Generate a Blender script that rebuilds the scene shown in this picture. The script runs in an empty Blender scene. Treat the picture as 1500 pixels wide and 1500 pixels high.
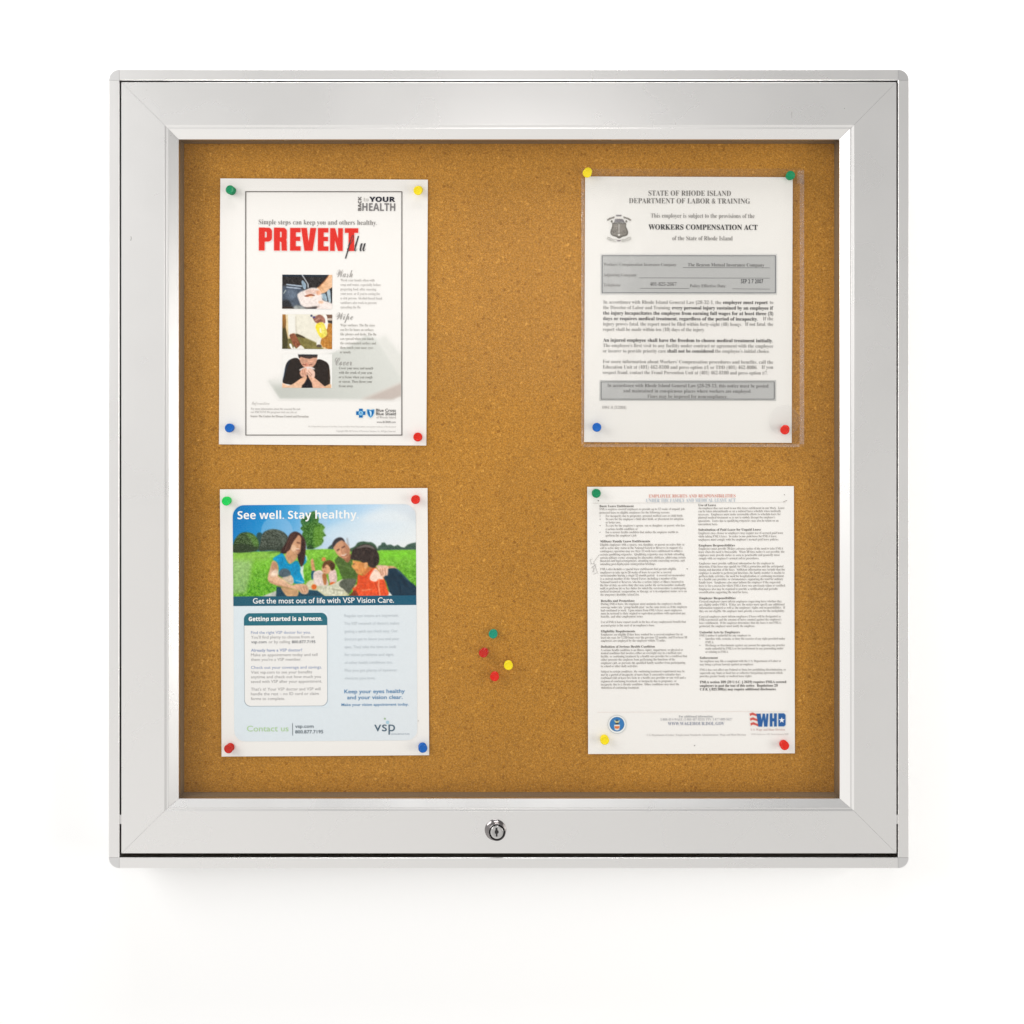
import bpy, bmesh, math, random
import numpy as np
from mathutils import Vector, Matrix

random.seed(7)
RNG = np.random.default_rng(11)
SC = bpy.context.scene
COL = SC.collection

# ------------------------------------------------------------------ camera, world, lights, exposure
CORK_Y = -0.017                 # front of the cork, the wall is y = 0, the camera looks along +y
CAM_D = 1.25                    # camera to cork, metres
PXM = 0.00071                   # metres per photo pixel on the cork (letter paper is 304 px wide)
FPX = CAM_D / PXM
CAM_Y = CORK_Y - CAM_D
PCX, PCY = 747.0, 600.0         # where the optical axis meets the photo

cam = bpy.data.cameras.new('camera')
cam.sensor_width = 36.0
cam.lens = 36.0 * FPX / 1500.0
cam.shift_x = (750 - PCX) / 1500.0
cam.shift_y = -(750 - PCY) / 1500.0
cam.clip_start = 0.05
cam.clip_end = 50
camo = bpy.data.objects.new('camera', cam)
camo.location = (0, CAM_Y, 0)
camo.rotation_euler = (math.radians(90), 0, 0)
COL.objects.link(camo)
SC.camera = camo

W = bpy.data.worlds.new('World')
SC.world = W
W.use_nodes = True
nt = W.node_tree
bg = nt.nodes['Background']
tc = nt.nodes.new('ShaderNodeTexCoord')
sp = nt.nodes.new('ShaderNodeSeparateXYZ')
mr = nt.nodes.new('ShaderNodeMapRange')
mx = nt.nodes.new('ShaderNodeMix')
mx.data_type = 'RGBA'
mr.inputs['From Min'].default_value = -0.7
mr.inputs['From Max'].default_value = 0.7
nt.links.new(tc.outputs['Generated'], sp.inputs[0])
nt.links.new(sp.outputs['Z'], mr.inputs['Value'])
nt.links.new(mr.outputs[0], mx.inputs['Factor'])
mx.inputs[6].default_value = (1.04, 1.025, 1.005, 1)      # white studio floor below
mx.inputs[7].default_value = (0.56, 0.56, 0.56, 1)      # dim ceiling above
mrx = nt.nodes.new('ShaderNodeMapRange')                 # the studio is a little brighter on the left
mrx.inputs['From Min'].default_value = -0.7
mrx.inputs['From Max'].default_value = 0.7
mrx.inputs['To Min'].default_value = 1.42
mrx.inputs['To Max'].default_value = 0.80
nt.links.new(sp.outputs['X'], mrx.inputs['Value'])
mul = nt.nodes.new('ShaderNodeMix')
mul.data_type = 'RGBA'
mul.blend_type = 'MULTIPLY'
mul.inputs['Factor'].default_value = 1.0
nt.links.new(mx.outputs[2], mul.inputs[6])
nt.links.new(mrx.outputs[0], mul.inputs[7])
nt.links.new(mul.outputs[2], bg.inputs['Color'])
bg.inputs['Strength'].default_value = 0.78


def area(name, loc, target, sx, sy, power, color):
    l = bpy.data.lights.new(name, 'AREA')
    l.shape = 'RECTANGLE'
    l.size, l.size_y = sx, sy
    l.energy = power
    l.color = color
    o = bpy.data.objects.new(name, l)
    o.location = loc
    d = Vector(target) - Vector(loc)
    o.rotation_euler = d.to_track_quat('-Z', 'Y').to_euler()
    COL.objects.link(o)
    return o


area('softbox_left', (-1.75, -1.15, 0.75), (-0.05, 0, 0.0), 1.0, 1.4, 21, (1.0, 0.995, 0.985))
area('softbox_right', (1.85, -1.05, -0.25), (0.1, 0, -0.05), 0.8, 1.3, 17, (1.0, 0.975, 0.94))
area('softbox_overhead', (0.0, -0.42, 1.40), (0.0, 0, -0.3), 1.2, 0.35, 14, (1.0, 1.0, 1.0))
# a dim lamp, added behind the camera so that its pale reflection hangs in the upper middle of the pane
area('pane_sheen_lamp', (0.05, -2.0, 0.32), (0.05, 0, 0.32), 0.50, 0.55, 1.9, (1.0, 0.97, 0.95))

SC.view_settings.view_transform = 'Standard'
SC.view_settings.look = 'None'
SC.view_settings.gamma = 1.0
SC.view_settings.exposure = 0.0
SC.view_settings.use_curve_mapping = False
SC.render.film_transparent = False
SC.cycles.use_denoising = True
SC.cycles.denoiser = 'OPENIMAGEDENOISE'
SC.cycles.denoising_input_passes = 'RGB_ALBEDO_NORMAL'
SC.cycles.denoising_prefilter = 'ACCURATE'


# ------------------------------------------------------------------ helpers
def lin(c):
    c = c / 255.0
    return c / 12.92 if c <= 0.04045 else ((c + 0.055) / 1.055) ** 2.4


INK_K = 0.93                      # photographed paper white -> base colour of the paper


def ink_rgb(rgb):
    return tuple(min(0.95, lin(v) * INK_K) for v in rgb)


def scale_at(y):
    return (y - CAM_Y) / FPX


def at(px, py, y=CORK_Y):
    s = scale_at(y)
    return Vector(((px - PCX) * s, y, (PCY - py) * s))


def mesh_obj(name, verts, faces, mats, parent=None, mat_idx=None, smooth=False):
    me = bpy.data.meshes.new(name)
    me.from_pydata([tuple(v) for v in verts], [], [tuple(f) for f in faces])
    for m in (mats if isinstance(mats, (list, tuple)) else [mats]):
        me.materials.append(m)
    if mat_idx is not None:
        me.polygons.foreach_set('material_index', mat_idx)
    if smooth:
        me.polygons.foreach_set('use_smooth', [True] * len(me.polygons))
    me.update()
    o = bpy.data.objects.new(name, me)
    COL.objects.link(o)
    if parent is not None:
        o.parent = parent
    return o


def tag(o, label=None, cat=None, group=None, kind=None):
    if label: o['label'] = label
    if cat: o['category'] = cat
    if group: o['group'] = group
    if kind: o['kind'] = kind
    return o


def empty(name, loc=(0, 0, 0)):
    o = bpy.data.objects.new(name, None)
    o.empty_display_size = 0.02
    o.location = loc
    COL.objects.link(o)
    return o


def keep_world(o, parent):
    """parent o (built in world coordinates) to a parent that has a plain location"""
    o.parent = parent
    o.location = -parent.location
    return o


def pmat(name, color, rough=0.5, metal=0.0, spec=0.5):
    m = bpy.data.materials.new(name)
    m.use_nodes = True
    p = m.node_tree.nodes['Principled BSDF']
    p.inputs['Base Color'].default_value = (*color, 1)
    p.inputs['Roughness'].default_value = rough
    p.inputs['Metallic'].default_value = metal
    p.inputs['Specular IOR Level'].default_value = spec
    return m


def node(m, t):
    return m.node_tree.nodes.new(t)


def link(m, a, b):
    m.node_tree.links.new(a, b)


# ------------------------------------------------------------------ materials
def make_alu(name, axis, rough=0.27, base=(0.87, 0.858, 0.842)):
    """satin anodised aluminium with faint drawing lines along the extrusion"""
    m = pmat(name, base, rough, 1.0)
    p = m.node_tree.nodes['Principled BSDF']
    t = node(m, 'ShaderNodeTexCoord')
    mp = node(m, 'ShaderNodeMapping')
    mp.inputs['Scale'].default_value = (6, 900, 900) if axis == 'x' else (900, 900, 6)
    n = node(m, 'ShaderNodeTexNoise')
    n.inputs['Scale'].default_value = 1.0
    n.inputs['Detail'].default_value = 3
    n2 = node(m, 'ShaderNodeTexNoise')
    n2.inputs['Scale'].default_value = 14
    n2.inputs['Detail'].default_value = 5
    link(m, t.outputs['Object'], mp.inputs[0])
    link(m, mp.outputs[0], n.inputs['Vector'])
    link(m, t.outputs['Object'], n2.inputs['Vector'])
    r = node(m, 'ShaderNodeMapRange')
    r.inputs['To Min'].default_value = rough - 0.03
    r.inputs['To Max'].default_value = rough + 0.05
    link(m, n2.outputs['Fac'], r.inputs['Value'])
    link(m, r.outputs[0], p.inputs['Roughness'])
    b = node(m, 'ShaderNodeBump')
    b.inputs['Strength'].default_value = 0.035
    b.inputs['Distance'].default_value = 0.0006
    link(m, n.outputs['Fac'], b.inputs['Height'])
    link(m, b.outputs[0], p.inputs['Normal'])
    return m


ALU_H = make_alu('satin_aluminium_horizontal', 'x')
ALU_V = make_alu('satin_aluminium_vertical', 'z')
ALU_CAP = pmat('cast_corner_metal', (0.74, 0.735, 0.73), 0.30, 1.0)
LINER = pmat('tray_brown', (0.20, 0.145, 0.09), 0.5, 0.0, 0.3)
GASKET = pmat('black_gasket', (0.012, 0.012, 0.013), 0.6)
CHROME = pmat('lock_chrome', (0.24, 0.225, 0.225), 0.14, 1.0)
CHROME2 = pmat('lock_plug_chrome', (0.58, 0.57, 0.56), 0.18, 1.0)
KEYWAY = pmat('keyway_dark', (0.01, 0.008, 0.008), 0.5)
STEEL = pmat('pin_steel', (0.7, 0.7, 0.7), 0.25, 1.0)
WALLM = pmat('white_wall_paint', (0.96, 0.96, 0.955), 0.9, 0, 0.2)

# cork
CORK = pmat('pressed_cork', (0.42, 0.2, 0.04), 0.85, 0, 0.25)
_p = CORK.node_tree.nodes['Principled BSDF']
_t = node(CORK, 'ShaderNodeTexCoord')
_n1 = node(CORK, 'ShaderNodeTexNoise'); _n1.inputs['Scale'].default_value = 640; _n1.inputs['Detail'].default_value = 4; _n1.inputs['Roughness'].default_value = 0.7
_n2 = node(CORK, 'ShaderNodeTexNoise'); _n2.inputs['Scale'].default_value = 7; _n2.inputs['Detail'].default_value = 4
_v = node(CORK, 'ShaderNodeTexVoronoi'); _v.inputs['Scale'].default_value = 800
_v2 = node(CORK, 'ShaderNodeTexVoronoi'); _v2.inputs['Scale'].default_value = 400
for _x in (_n1, _n2, _v, _v2):
    link(CORK, _t.outputs['Object'], _x.inputs['Vector'])
_r = node(CORK, 'ShaderNodeValToRGB')
_e = _r.color_ramp.elements
_e[0].position = 0.30; _e[0].color = (0.32, 0.128, 0.0085, 1)
_e[1].position = 0.72; _e[1].color = (0.53, 0.265, 0.050, 1)
_k = _r.color_ramp.elements.new(0.50); _k.color = (0.425, 0.190, 0.021, 1)
link(CORK, _n1.outputs['Fac'], _r.inputs[0])
_sx = node(CORK, 'ShaderNodeSeparateColor')
link(CORK, _v.outputs['Color'], _sx.inputs[0])
_mr = node(CORK, 'ShaderNodeMapRange'); _mr.inputs['To Min'].default_value = 0.80; _mr.inputs['To Max'].default_value = 1.16
link(CORK, _sx.outputs[0], _mr.inputs['Value'])
_m1 = node(CORK, 'ShaderNodeMix'); _m1.data_type = 'RGBA'; _m1.blend_type = 'MULTIPLY'; _m1.inputs['Factor'].default_value = 1
link(CORK, _r.outputs[0], _m1.inputs[6]); link(CORK, _mr.outputs[0], _m1.inputs[7])
_sx2 = node(CORK, 'ShaderNodeSeparateColor')
link(CORK, _v2.outputs['Color'], _sx2.inputs[0])
_r2 = node(CORK, 'ShaderNodeValToRGB')          # a few pale and a few dark chips
_e = _r2.color_ramp.elements
_e[0].position = 0.0; _e[0].color = (0.74, 0.68, 0.55, 1)
_e[1].position = 1.0; _e[1].color = (1.30, 1.38, 1.7, 1)
_k = _e.new(0.05); _k.color = (1, 1, 1, 1)
_k = _e.new(0.955); _k.color = (1, 1, 1, 1)
link(CORK, _sx2.outputs[1], _r2.inputs[0])
_m2 = node(CORK, 'ShaderNodeMix'); _m2.data_type = 'RGBA'; _m2.blend_type = 'MULTIPLY'; _m2.inputs['Factor'].default_value = 1
link(CORK, _m1.outputs[2], _m2.inputs[6]); link(CORK, _r2.outputs[0], _m2.inputs[7])
_mr2 = node(CORK, 'ShaderNodeMapRange'); _mr2.inputs['From Min'].default_value = 0.3; _mr2.inputs['From Max'].default_value = 0.7
_mr2.inputs['To Min'].default_value = 0.93; _mr2.inputs['To Max'].default_value = 1.07
link(CORK, _n2.outputs['Fac'], _mr2.inputs['Value'])
_m3 = node(CORK, 'ShaderNodeMix'); _m3.data_type = 'RGBA'; _m3.blend_type = 'MULTIPLY'; _m3.inputs['Factor'].default_value = 1
link(CORK, _m2.outputs[2], _m3.inputs[6]); link(CORK, _mr2.outputs[0], _m3.inputs[7])
link(CORK, _m3.outputs[2], _p.inputs['Base Color'])
_b = node(CORK, 'ShaderNodeBump'); _b.inputs['Strength'].default_value = 0.25; _b.inputs['Distance'].default_value = 0.0006
link(CORK, _n1.outputs['Fac'], _b.inputs['Height'])
link(CORK, _b.outputs[0], _p.inputs['Normal'])


def clear_mat(name, tint, haze, gloss_rough, ior=1.49, bump=0.0, bscale=60):
    """thin clear sheet: light passes straight through, Fresnel reflection, a touch of dusty haze"""
    m = bpy.data.materials.new(name)
    m.use_nodes = True
    n = m.node_tree.nodes
    n.remove(n['Principled BSDF'])
    out = n['Material Output']
    tr = node(m, 'ShaderNodeBsdfTransparent'); tr.inputs[0].default_value = (*tint, 1)
    gl = node(m, 'ShaderNodeBsdfGlossy'); gl.inputs['Roughness'].default_value = gloss_rough
    df = node(m, 'ShaderNodeBsdfDiffuse'); df.inputs[0].default_value = (0.8, 0.8, 0.8, 1)
    lw = node(m, 'ShaderNodeLayerWeight'); lw.inputs['Blend'].default_value = 0.5      # Schlick, the same from both sides
    pw = node(m, 'ShaderNodeMath'); pw.operation = 'POWER'; pw.inputs[1].default_value = 5
    fr = node(m, 'ShaderNodeMapRange'); fr.inputs['To Min'].default_value = 2 * ((ior - 1) / (ior + 1)) ** 2
    link(m, lw.outputs['Facing'], pw.inputs[0]); link(m, pw.outputs[0], fr.inputs['Value'])
    m1 = node(m, 'ShaderNodeMixShader')
    m2 = node(m, 'ShaderNodeMixShader')
    t = node(m, 'ShaderNodeTexCoord')
    nz = node(m, 'ShaderNodeTexNoise'); nz.inputs['Scale'].default_value = 5; nz.inputs['Detail'].default_value = 6
    link(m, t.outputs['Object'], nz.inputs['Vector'])
    r = node(m, 'ShaderNodeMapRange')
    r.inputs['From Min'].default_value = 0.35; r.inputs['From Max'].default_value = 0.75
    r.inputs['To Min'].default_value = haze * 0.4; r.inputs['To Max'].default_value = haze
    link(m, nz.outputs['Fac'], r.inputs['Value'])
    link(m, r.outputs[0], m1.inputs[0])
    link(m, tr.outputs[0], m1.inputs[1]); link(m, df.outputs[0], m1.inputs[2])
    link(m, fr.outputs[0], m2.inputs[0])
    link(m, m1.outputs[0], m2.inputs[1]); link(m, gl.outputs[0], m2.inputs[2])
    if bump:
        nb = node(m, 'ShaderNodeTexNoise'); nb.inputs['Scale'].default_value = bscale; nb.inputs['Detail'].default_value = 3
        bb = node(m, 'ShaderNodeBump'); bb.inputs['Strength'].default_value = bump; bb.inputs['Distance'].default_value = 0.002
        link(m, t.outputs['Object'], nb.inputs['Vector'])
        link(m, nb.outputs['Fac'], bb.inputs['Height'])
        link(m, bb.outputs[0], gl.inputs['Normal'])
    link(m, m2.outputs[0], out.inputs['Surface'])
    return m


PANE = clear_mat('acrylic_pane', (0.99, 0.99, 0.985), 0.008, 0.16, 1.16)
FILM = clear_mat('sleeve_film', (0.98, 0.98, 0.975), 0.010, 0.12, 1.30, 0.2, 30)
SEAM = clear_mat('sleeve_weld', (0.95, 0.92, 0.89), 0.11, 0.22, 1.5, 0.8, 250)
SEALM = clear_mat('sleeve_disc', (0.995, 0.995, 0.995), 0.012, 0.15, 1.4, 0.3, 90)

PAPER = pmat('white_paper', ink_rgb((241, 238, 234)), 0.75, 0, 0.12)
_p = PAPER.node_tree.nodes['Principled BSDF']
_t = node(PAPER, 'ShaderNodeTexCoord')
_n = node(PAPER, 'ShaderNodeTexNoise'); _n.inputs['Scale'].default_value = 900; _n.inputs['Detail'].default_value = 3
link(PAPER, _t.outputs['Object'], _n.inputs['Vector'])
_b = node(PAPER, 'ShaderNodeBump'); _b.inputs['Strength'].default_value = 0.06; _b.inputs['Distance'].default_value = 0.0002
link(PAPER, _n.outputs['Fac'], _b.inputs['Height']); link(PAPER, _b.outputs[0], _p.inputs['Normal'])
PAPER_RGB = (241, 238, 234)

_inks = {}


def ink(rgb):
    if rgb not in _inks:
        _inks[rgb] = pmat('ink_%d_%d_%d' % rgb, ink_rgb(rgb), 0.75, 0, 0.12)
    return _inks[rgb]


PICT = bpy.data.materials.new('printed_picture')
PICT.use_nodes = True
_p = PICT.node_tree.nodes['Principled BSDF']
_p.inputs['Roughness'].default_value = 0.75
_p.inputs['Specular IOR Level'].default_value = 0.12
_a = node(PICT, 'ShaderNodeVertexColor')
_a.layer_name = 'Col'
link(PICT, _a.outputs[0], _p.inputs['Base Color'])


# ------------------------------------------------------------------ text (Blender's own font; serif letters are the mathematical ones)
def mp(s, U, L, D):
    o = ''
    for c in s:
        if 'A' <= c <= 'Z': o += chr(U + ord(c) - 65)
        elif 'a' <= c <= 'z': o += chr(L + ord(c) - 97)
        elif D and '0' <= c <= '9': o += chr(D + ord(c) - 48)
        else: o += c
    return o


STYLES = {
    'serif': ((0x1D400, 0x1D41A, 0x1D7CE), -0.0085, 0),
    'serifb': ((0x1D400, 0x1D41A, 0x1D7CE), 0.003, 0),
    'script': ((0x1D4D0, 0x1D4EA, 0x1D7CE), -0.006, 0),
    'scriptb': ((0x1D4D0, 0x1D4EA, 0x1D7CE), 0.0, 0),
    'sans': (None, 0.0, 0),
    'sansm': (None, 0.010, 0),
    'sansb': ((0x1D5D4, 0x1D5EE, 0x1D7EC), 0.0, 0),
    'sansx': ((0x1D5D4, 0x1D5EE, 0x1D7EC), 0.020, 0),
}
_tc = bpy.data.curves.new('lettering', 'FONT')
_to = bpy.data.objects.new('lettering', _tc)
COL.objects.link(_to)
_cache = {}


def glyphs(text, style, res=2):
    key = (text, style, res)
    if key in _cache:
        return _cache[key]
    tab, off, sh = STYLES[style]
    _tc.body = mp(text, *tab) if tab else text
    _tc.offset = off
    _tc.resolution_u = res
    _tc.size = 1.0
    dg = bpy.context.evaluated_depsgraph_get()
    dg.update()
    ev = _to.evaluated_get(dg)
    me = ev.to_mesh()
    n = len(me.vertices)
    co = np.zeros(n * 3, dtype=np.float32)
    me.vertices.foreach_get('co', co)
    co = co.reshape(-1, 3)[:, :2].copy()
    me.calc_loop_triangles()
    tri = np.zeros(len(me.loop_triangles) * 3, dtype=np.int32)
    me.loop_triangles.foreach_get('vertices', tri)
    ev.to_mesh_clear()
    _cache[key] = (co, tri.reshape(-1, 3))
    return _cache[key]


def cap_of(style):
    co, _ = glyphs('H', style)
    return float(co[:, 1].max() - co[:, 1].min())


# ------------------------------------------------------------------ printed pictures: soft painting on a fine grid of vertex colours
def spline(pts, n=6):
    p = np.array(pts, float)
    N = len(p)
    out = []
    for i in range(N):
        a, b, c, d = p[i - 1], p[i], p[(i + 1) % N], p[(i + 2) % N]
        for k in range(n):
            t = k / n
            out.append(0.5 * ((2 * b) + (c - a) * t + (2 * a - 5 * b + 4 * c - d) * t * t + (3 * b - a - 3 * c + d) * t ** 3))
    return np.array(out)


class Pic:
    def __init__(self, x0, y0, x1, y1, res, base=PAPER_RGB):
        self.x0, self.y0, self.x1, self.y1 = x0, y0, x1, y1
        self.w = int(round((x1 - x0) * res)) + 1
        self.h = int(round((y1 - y0) * res)) + 1
        self.X, self.Y = np.meshgrid(np.linspace(x0, x1, self.w), np.linspace(y0, y1, self.h))
        self.res = res
        self.im = np.zeros((self.h, self.w, 3)) + np.array(base, float)
        self.tf = lambda q: q

    def use(self, ox, oy, k):
        self.tf = lambda q: [(ox + x / k, oy + y / k) for x, y in q]
        self.k = k

    def noise(self, size, seed=0):
        r = np.random.default_rng(seed)
        gw, gh = int((self.x1 - self.x0) / size) + 3, int((self.y1 - self.y0) / size) + 3
        g = r.random((gh, gw))
        fx, fy = (self.X - self.x0) / size, (self.Y - self.y0) / size
        ix, iy = fx.astype(int), fy.astype(int)
        tx, ty = fx - ix, fy - iy
        tx, ty = tx * tx * (3 - 2 * tx), ty * ty * (3 - 2 * ty)
        return (g[iy, ix] * (1 - tx) + g[iy, ix + 1] * tx) * (1 - ty) + (g[iy + 1, ix] * (1 - tx) + g[iy + 1, ix + 1] * tx) * ty

    @staticmethod
    def _blur(m, r):
        r = int(round(r))
        if r < 1:
            return m
        for ax in (0, 1):
            for _ in range(2):
                p = np.pad(m, [(r + 1, r) if a == ax else (0, 0) for a in (0, 1)], mode='edge')
                c = np.cumsum(p, axis=ax)
                m = ((c[2 * r + 1:] - c[:-2 * r - 1]) if ax == 0 else (c[:, 2 * r + 1:] - c[:, :-2 * r - 1])) / (2 * r + 1)
        return m

    def mask(self, pts, smooth=True, blur=0.6):
        q = self.tf(pts)
        p = spline(q) if smooth else np.array(q, float)
        acc = np.zeros((self.h, self.w))
        d = 0.25 / self.res
        for ox, oy in ((-d, -d), (d, -d), (-d, d), (d, d)):
            X, Y = self.X + ox, self.Y + oy
            ins = np.zeros(X.shape, bool)
            for i in range(len(p)):
                (xa, ya), (xb, yb) = p[i - 1], p[i]
                if ya == yb:
                    continue
                c = ((ya > Y) != (yb > Y))
                ins ^= c & (X < (xb - xa) * (Y - ya) / (yb - ya) + xa)
            acc += ins
        return self._blur(acc / 4, blur * self.res)

    def mix(self, m, rgb, a=1.0):
        m = (m * a)[..., None]
        self.im = self.im * (1 - m) + np.array(rgb, float) * m

    def poly(self, pts, rgb, a=1.0, blur=0.5, smooth=True, tex=0, size=2, seed=1, to=None):
        m = self.mask(pts, smooth, blur)
        col = np.zeros_like(self.im) + np.array(rgb, float)
        if to is not None:                                   # gradient (direction dx, dy, second colour)
            dx, dy, rgb2 = to
            q = np.array(self.tf(pts)); pr = q @ np.array([dx, dy]); lo, hi = pr.min(), pr.max()
            t = np.clip((self.X * dx + self.Y * dy - lo) / (hi - lo), 0, 1)[..., None]
            col = col * (1 - t) + np.array(rgb2, float) * t
        if tex:
            col = col + ((self.noise(size, seed) - 0.5) * 2 * tex)[..., None]
        m = (m * a)[..., None]
        self.im = self.im * (1 - m) + col * m

    def ell(self, cx, cy, rx, ry, rgb, a=1.0, blur=0.5, rot=0, **kw):
        c, s = math.cos(rot), math.sin(rot)
        pts = []
        for i in range(20):
            t = i / 20 * 2 * math.pi
            x, y = rx * math.cos(t), ry * math.sin(t)
            pts.append((cx + x * c - y * s, cy + x * s + y * c))
        self.poly(pts, rgb, a, blur, False, **kw)

    def line(self, pts, w, rgb, a=1.0, blur=0.3):
        q = np.array(pts, float)
        L, R = [], []
        for i in range(len(q)):
            d = q[min(i + 1, len(q) - 1)] - q[max(i - 1, 0)]
            n = np.array([-d[1], d[0]]) / (np.hypot(*d) + 1e-9) * w / 2
            L.append(q[i] + n); R.append(q[i] - n)
        self.poly([tuple(v) for v in L + R[::-1]], rgb, a, blur, False)

    def round_corners(self, r, corners, rgb=PAPER_RGB):
        X, Y = self.X, self.Y
        for cx, cy, sx, sy in (('l', 't', -1, -1), ('r', 't', 1, -1), ('l', 'b', -1, 1), ('r', 'b', 1, 1)):
            if cx + cy not in corners:
                continue
            ox = self.x0 + r if cx == 'l' else self.x1 - r
            oy = self.y0 + r if cy == 't' else self.y1 - r
            z = ((X - ox) * sx > 0) & ((Y - oy) * sy > 0)
            m = np.clip((np.hypot(X - ox, Y - oy) - r) * 1.5 + 0.5, 0, 1) * z
            self.mix(m, rgb)

    def grain(self, a, size, seed):
        self.im = self.im + ((self.noise(size, seed) - 0.5) * 2 * a)[..., None]


# ------------------------------------------------------------------ a sheet of paper with everything printed on it
class Sheet:
    """corner pixels of the sheet, its tilt in the photo, and parts that follow its gentle warp"""

    def __init__(self, name, cx, cy, w, h, ang, lift, warp, label, cat, seed):
        self.cx, self.cy, self.w, self.h = cx, cy, w, h
        self.a = math.radians(ang)
        self.lift, self.warp, self.seed = lift, warp, seed
        n, mrow = 60, 76
        V, F = [], []
        for side in (0, 1):
            for j in range(mrow + 1):
                for i in range(n + 1):
                    u, v = -w / 2 + w * i / n, -h / 2 + h * j / mrow
                    V.append(self.P(u, v, -0.00012 if side else 0.0))
        st = (n + 1) * (mrow + 1)
        for j in range(mrow):
            for i in range(n):
                a0 = j * (n + 1) + i
                F.append((a0, a0 + n + 1, a0 + n + 2, a0 + 1))
                F.append((st + a0, st + a0 + 1, st + a0 + n + 2, st + a0 + n + 1))
        for i in range(n):
            F.append((i, i + 1, st + i + 1, st + i))
            k = mrow * (n + 1) + i
            F.append((k + 1, k, st + k, st + k + 1))
        for j in range(mrow):
            k = j * (n + 1)
            F.append((k + n + 1, k, st + k, st + k + n + 1))
            k += n
            F.append((k, k + n + 1, st + k + n + 1, st + k))
        self.root = mesh_obj(name, V, F, PAPER)
        c = at(cx, cy)
        self.root.data.transform(Matrix.Translation(-c))
        self.root.location = c
        tag(self.root, label, cat)
        self.txt = {}

    def off(self, u, v):
        """distance of the paper off the cork at a local pixel: flat where the pins hold it, bulging between them"""
        a, b = u / (self.w / 2), v / (self.h / 2)
        k = self.seed
        bul = (1 - 0.75 * a * a) * (0.6 + 0.4 * math.cos(b * 2.2 + k)) + 0.35 * math.sin(a * 2.3 + k * 1.7) * math.sin(b * 1.9 + k)
        edge = 0.45 * (abs(a) ** 3) * (math.cos(b * 3.0 + k) * 0.5 + 0.5)
        return self.lift + self.warp * max(0.0, 0.35 + 0.65 * bul + edge)

    def P(self, u, v, lay=0.0):
        c, s = math.cos(self.a), math.sin(self.a)
        px, py = self.cx + u * c - v * s, self.cy + u * s + v * c
        p = at(px, py)
        p.y = CORK_Y - self.off(u, v) + (lay - 0.00012 if lay <= 0 else lay) + 0.0
        return p

    def loc(self, px, py):
        """photo pixel -> pixel in the sheet's own straight frame"""
        dx, dy = px - self.cx, py - self.cy
        c, s = math.cos(self.a), math.sin(self.a)
        return dx * c + dy * s, -dx * s + dy * c

    def add(self, name, V, F, mat, idx=None):
        o = mesh_obj(name, V, F, mat, None, idx)
        o.parent = self.root
        o.data.transform(Matrix.Translation(-self.root.location))
        return o

    # ---- text
    def text(self, part, s, xl, xr, base, cap, style, rgb, res=2, top=None, rot=False, lay=-0.00055):
        co, tri = glyphs(s, style, res)
        if not len(tri):
            return
        x0, x1 = co[:, 0].min(), co[:, 0].max()
        if top is not None:                              # fit the whole ink box between top and base
            y0, y1 = co[:, 1].min(), co[:, 1].max()
            sy = (base - top) / (y1 - y0)
            yb = y0
        else:
            sy = cap / cap_of(style)
            yb = 0.0
        if rot:                                          # reads upwards: xl..xr is the glyph height, base..top the run
            u0, v0 = self.loc(xl, base)
            sy2 = (xr - xl) / (co[:, 1].max() - co[:, 1].min())
            sx2 = (base - top) / (x1 - x0)
            U = u0 + (co[:, 1].max() - co[:, 1]) * sy2
            VV = v0 - (co[:, 0] - x0) * sx2
        else:
            u0, v0 = self.loc(xl, base)
            sx = (xr - xl) / (x1 - x0)
            U = u0 + (co[:, 0] - x0) * sx
            VV = v0 - (co[:, 1] - yb) * sy
        d = self.txt.setdefault(part, {'V': [], 'F': [], 'M': [], 'I': []})
        m = ink(rgb)
        if m not in d['M']:
            d['M'].append(m)
        mi = d['M'].index(m)
        b = len(d['V'])
        d['V'].extend(self.P(float(u), float(v), lay) for u, v in zip(U, VV))
        d['F'].extend((int(t[0]) + b, int(t[1]) + b, int(t[2]) + b) for t in tri)
        d['I'].extend([mi] * len(tri))

    def flush(self):
        for part, d in self.txt.items():
            self.add(part.split('#')[0], d['V'], d['F'], d['M'], d['I'])
        self.txt = {}

    # ---- flat printed shapes, put into a text part
    def shape(self, part, pts, rgb, lay=-0.00042):
        d = self.txt.setdefault(part, {'V': [], 'F': [], 'M': [], 'I': []})
        m = ink(rgb)
        if m not in d['M']:
            d['M'].append(m)
        b = len(d['V'])
        loc = [self.loc(*p) for p in pts]
        d['V'].extend(self.P(u, v, lay) for u, v in loc)
        d['F'].append(tuple(range(b, b + len(pts))))
        d['I'].append(d['M'].index(m))

    def bar(self, part, xa, ya, xb, yb, w, rgb, lay=-0.00055):
        """a printed line, cut into short lengths so that it follows the paper"""
        n = max(1, int(math.hypot(xb - xa, yb - ya) / 12))
        dx, dy = xb - xa, yb - ya
        L = math.hypot(dx, dy)
        nx, ny = -dy / L * w / 2, dx / L * w / 2
        for i in range(n):
            t0, t1 = i / n, (i + 1) / n
            a = (xa + dx * t0, ya + dy * t0)
            b = (xa + dx * t1, ya + dy * t1)
            self.shape(part, [(a[0] + nx, a[1] + ny), (b[0] + nx, b[1] + ny), (b[0] - nx, b[1] - ny), (a[0] - nx, a[1] - ny)], rgb, lay)

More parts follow.
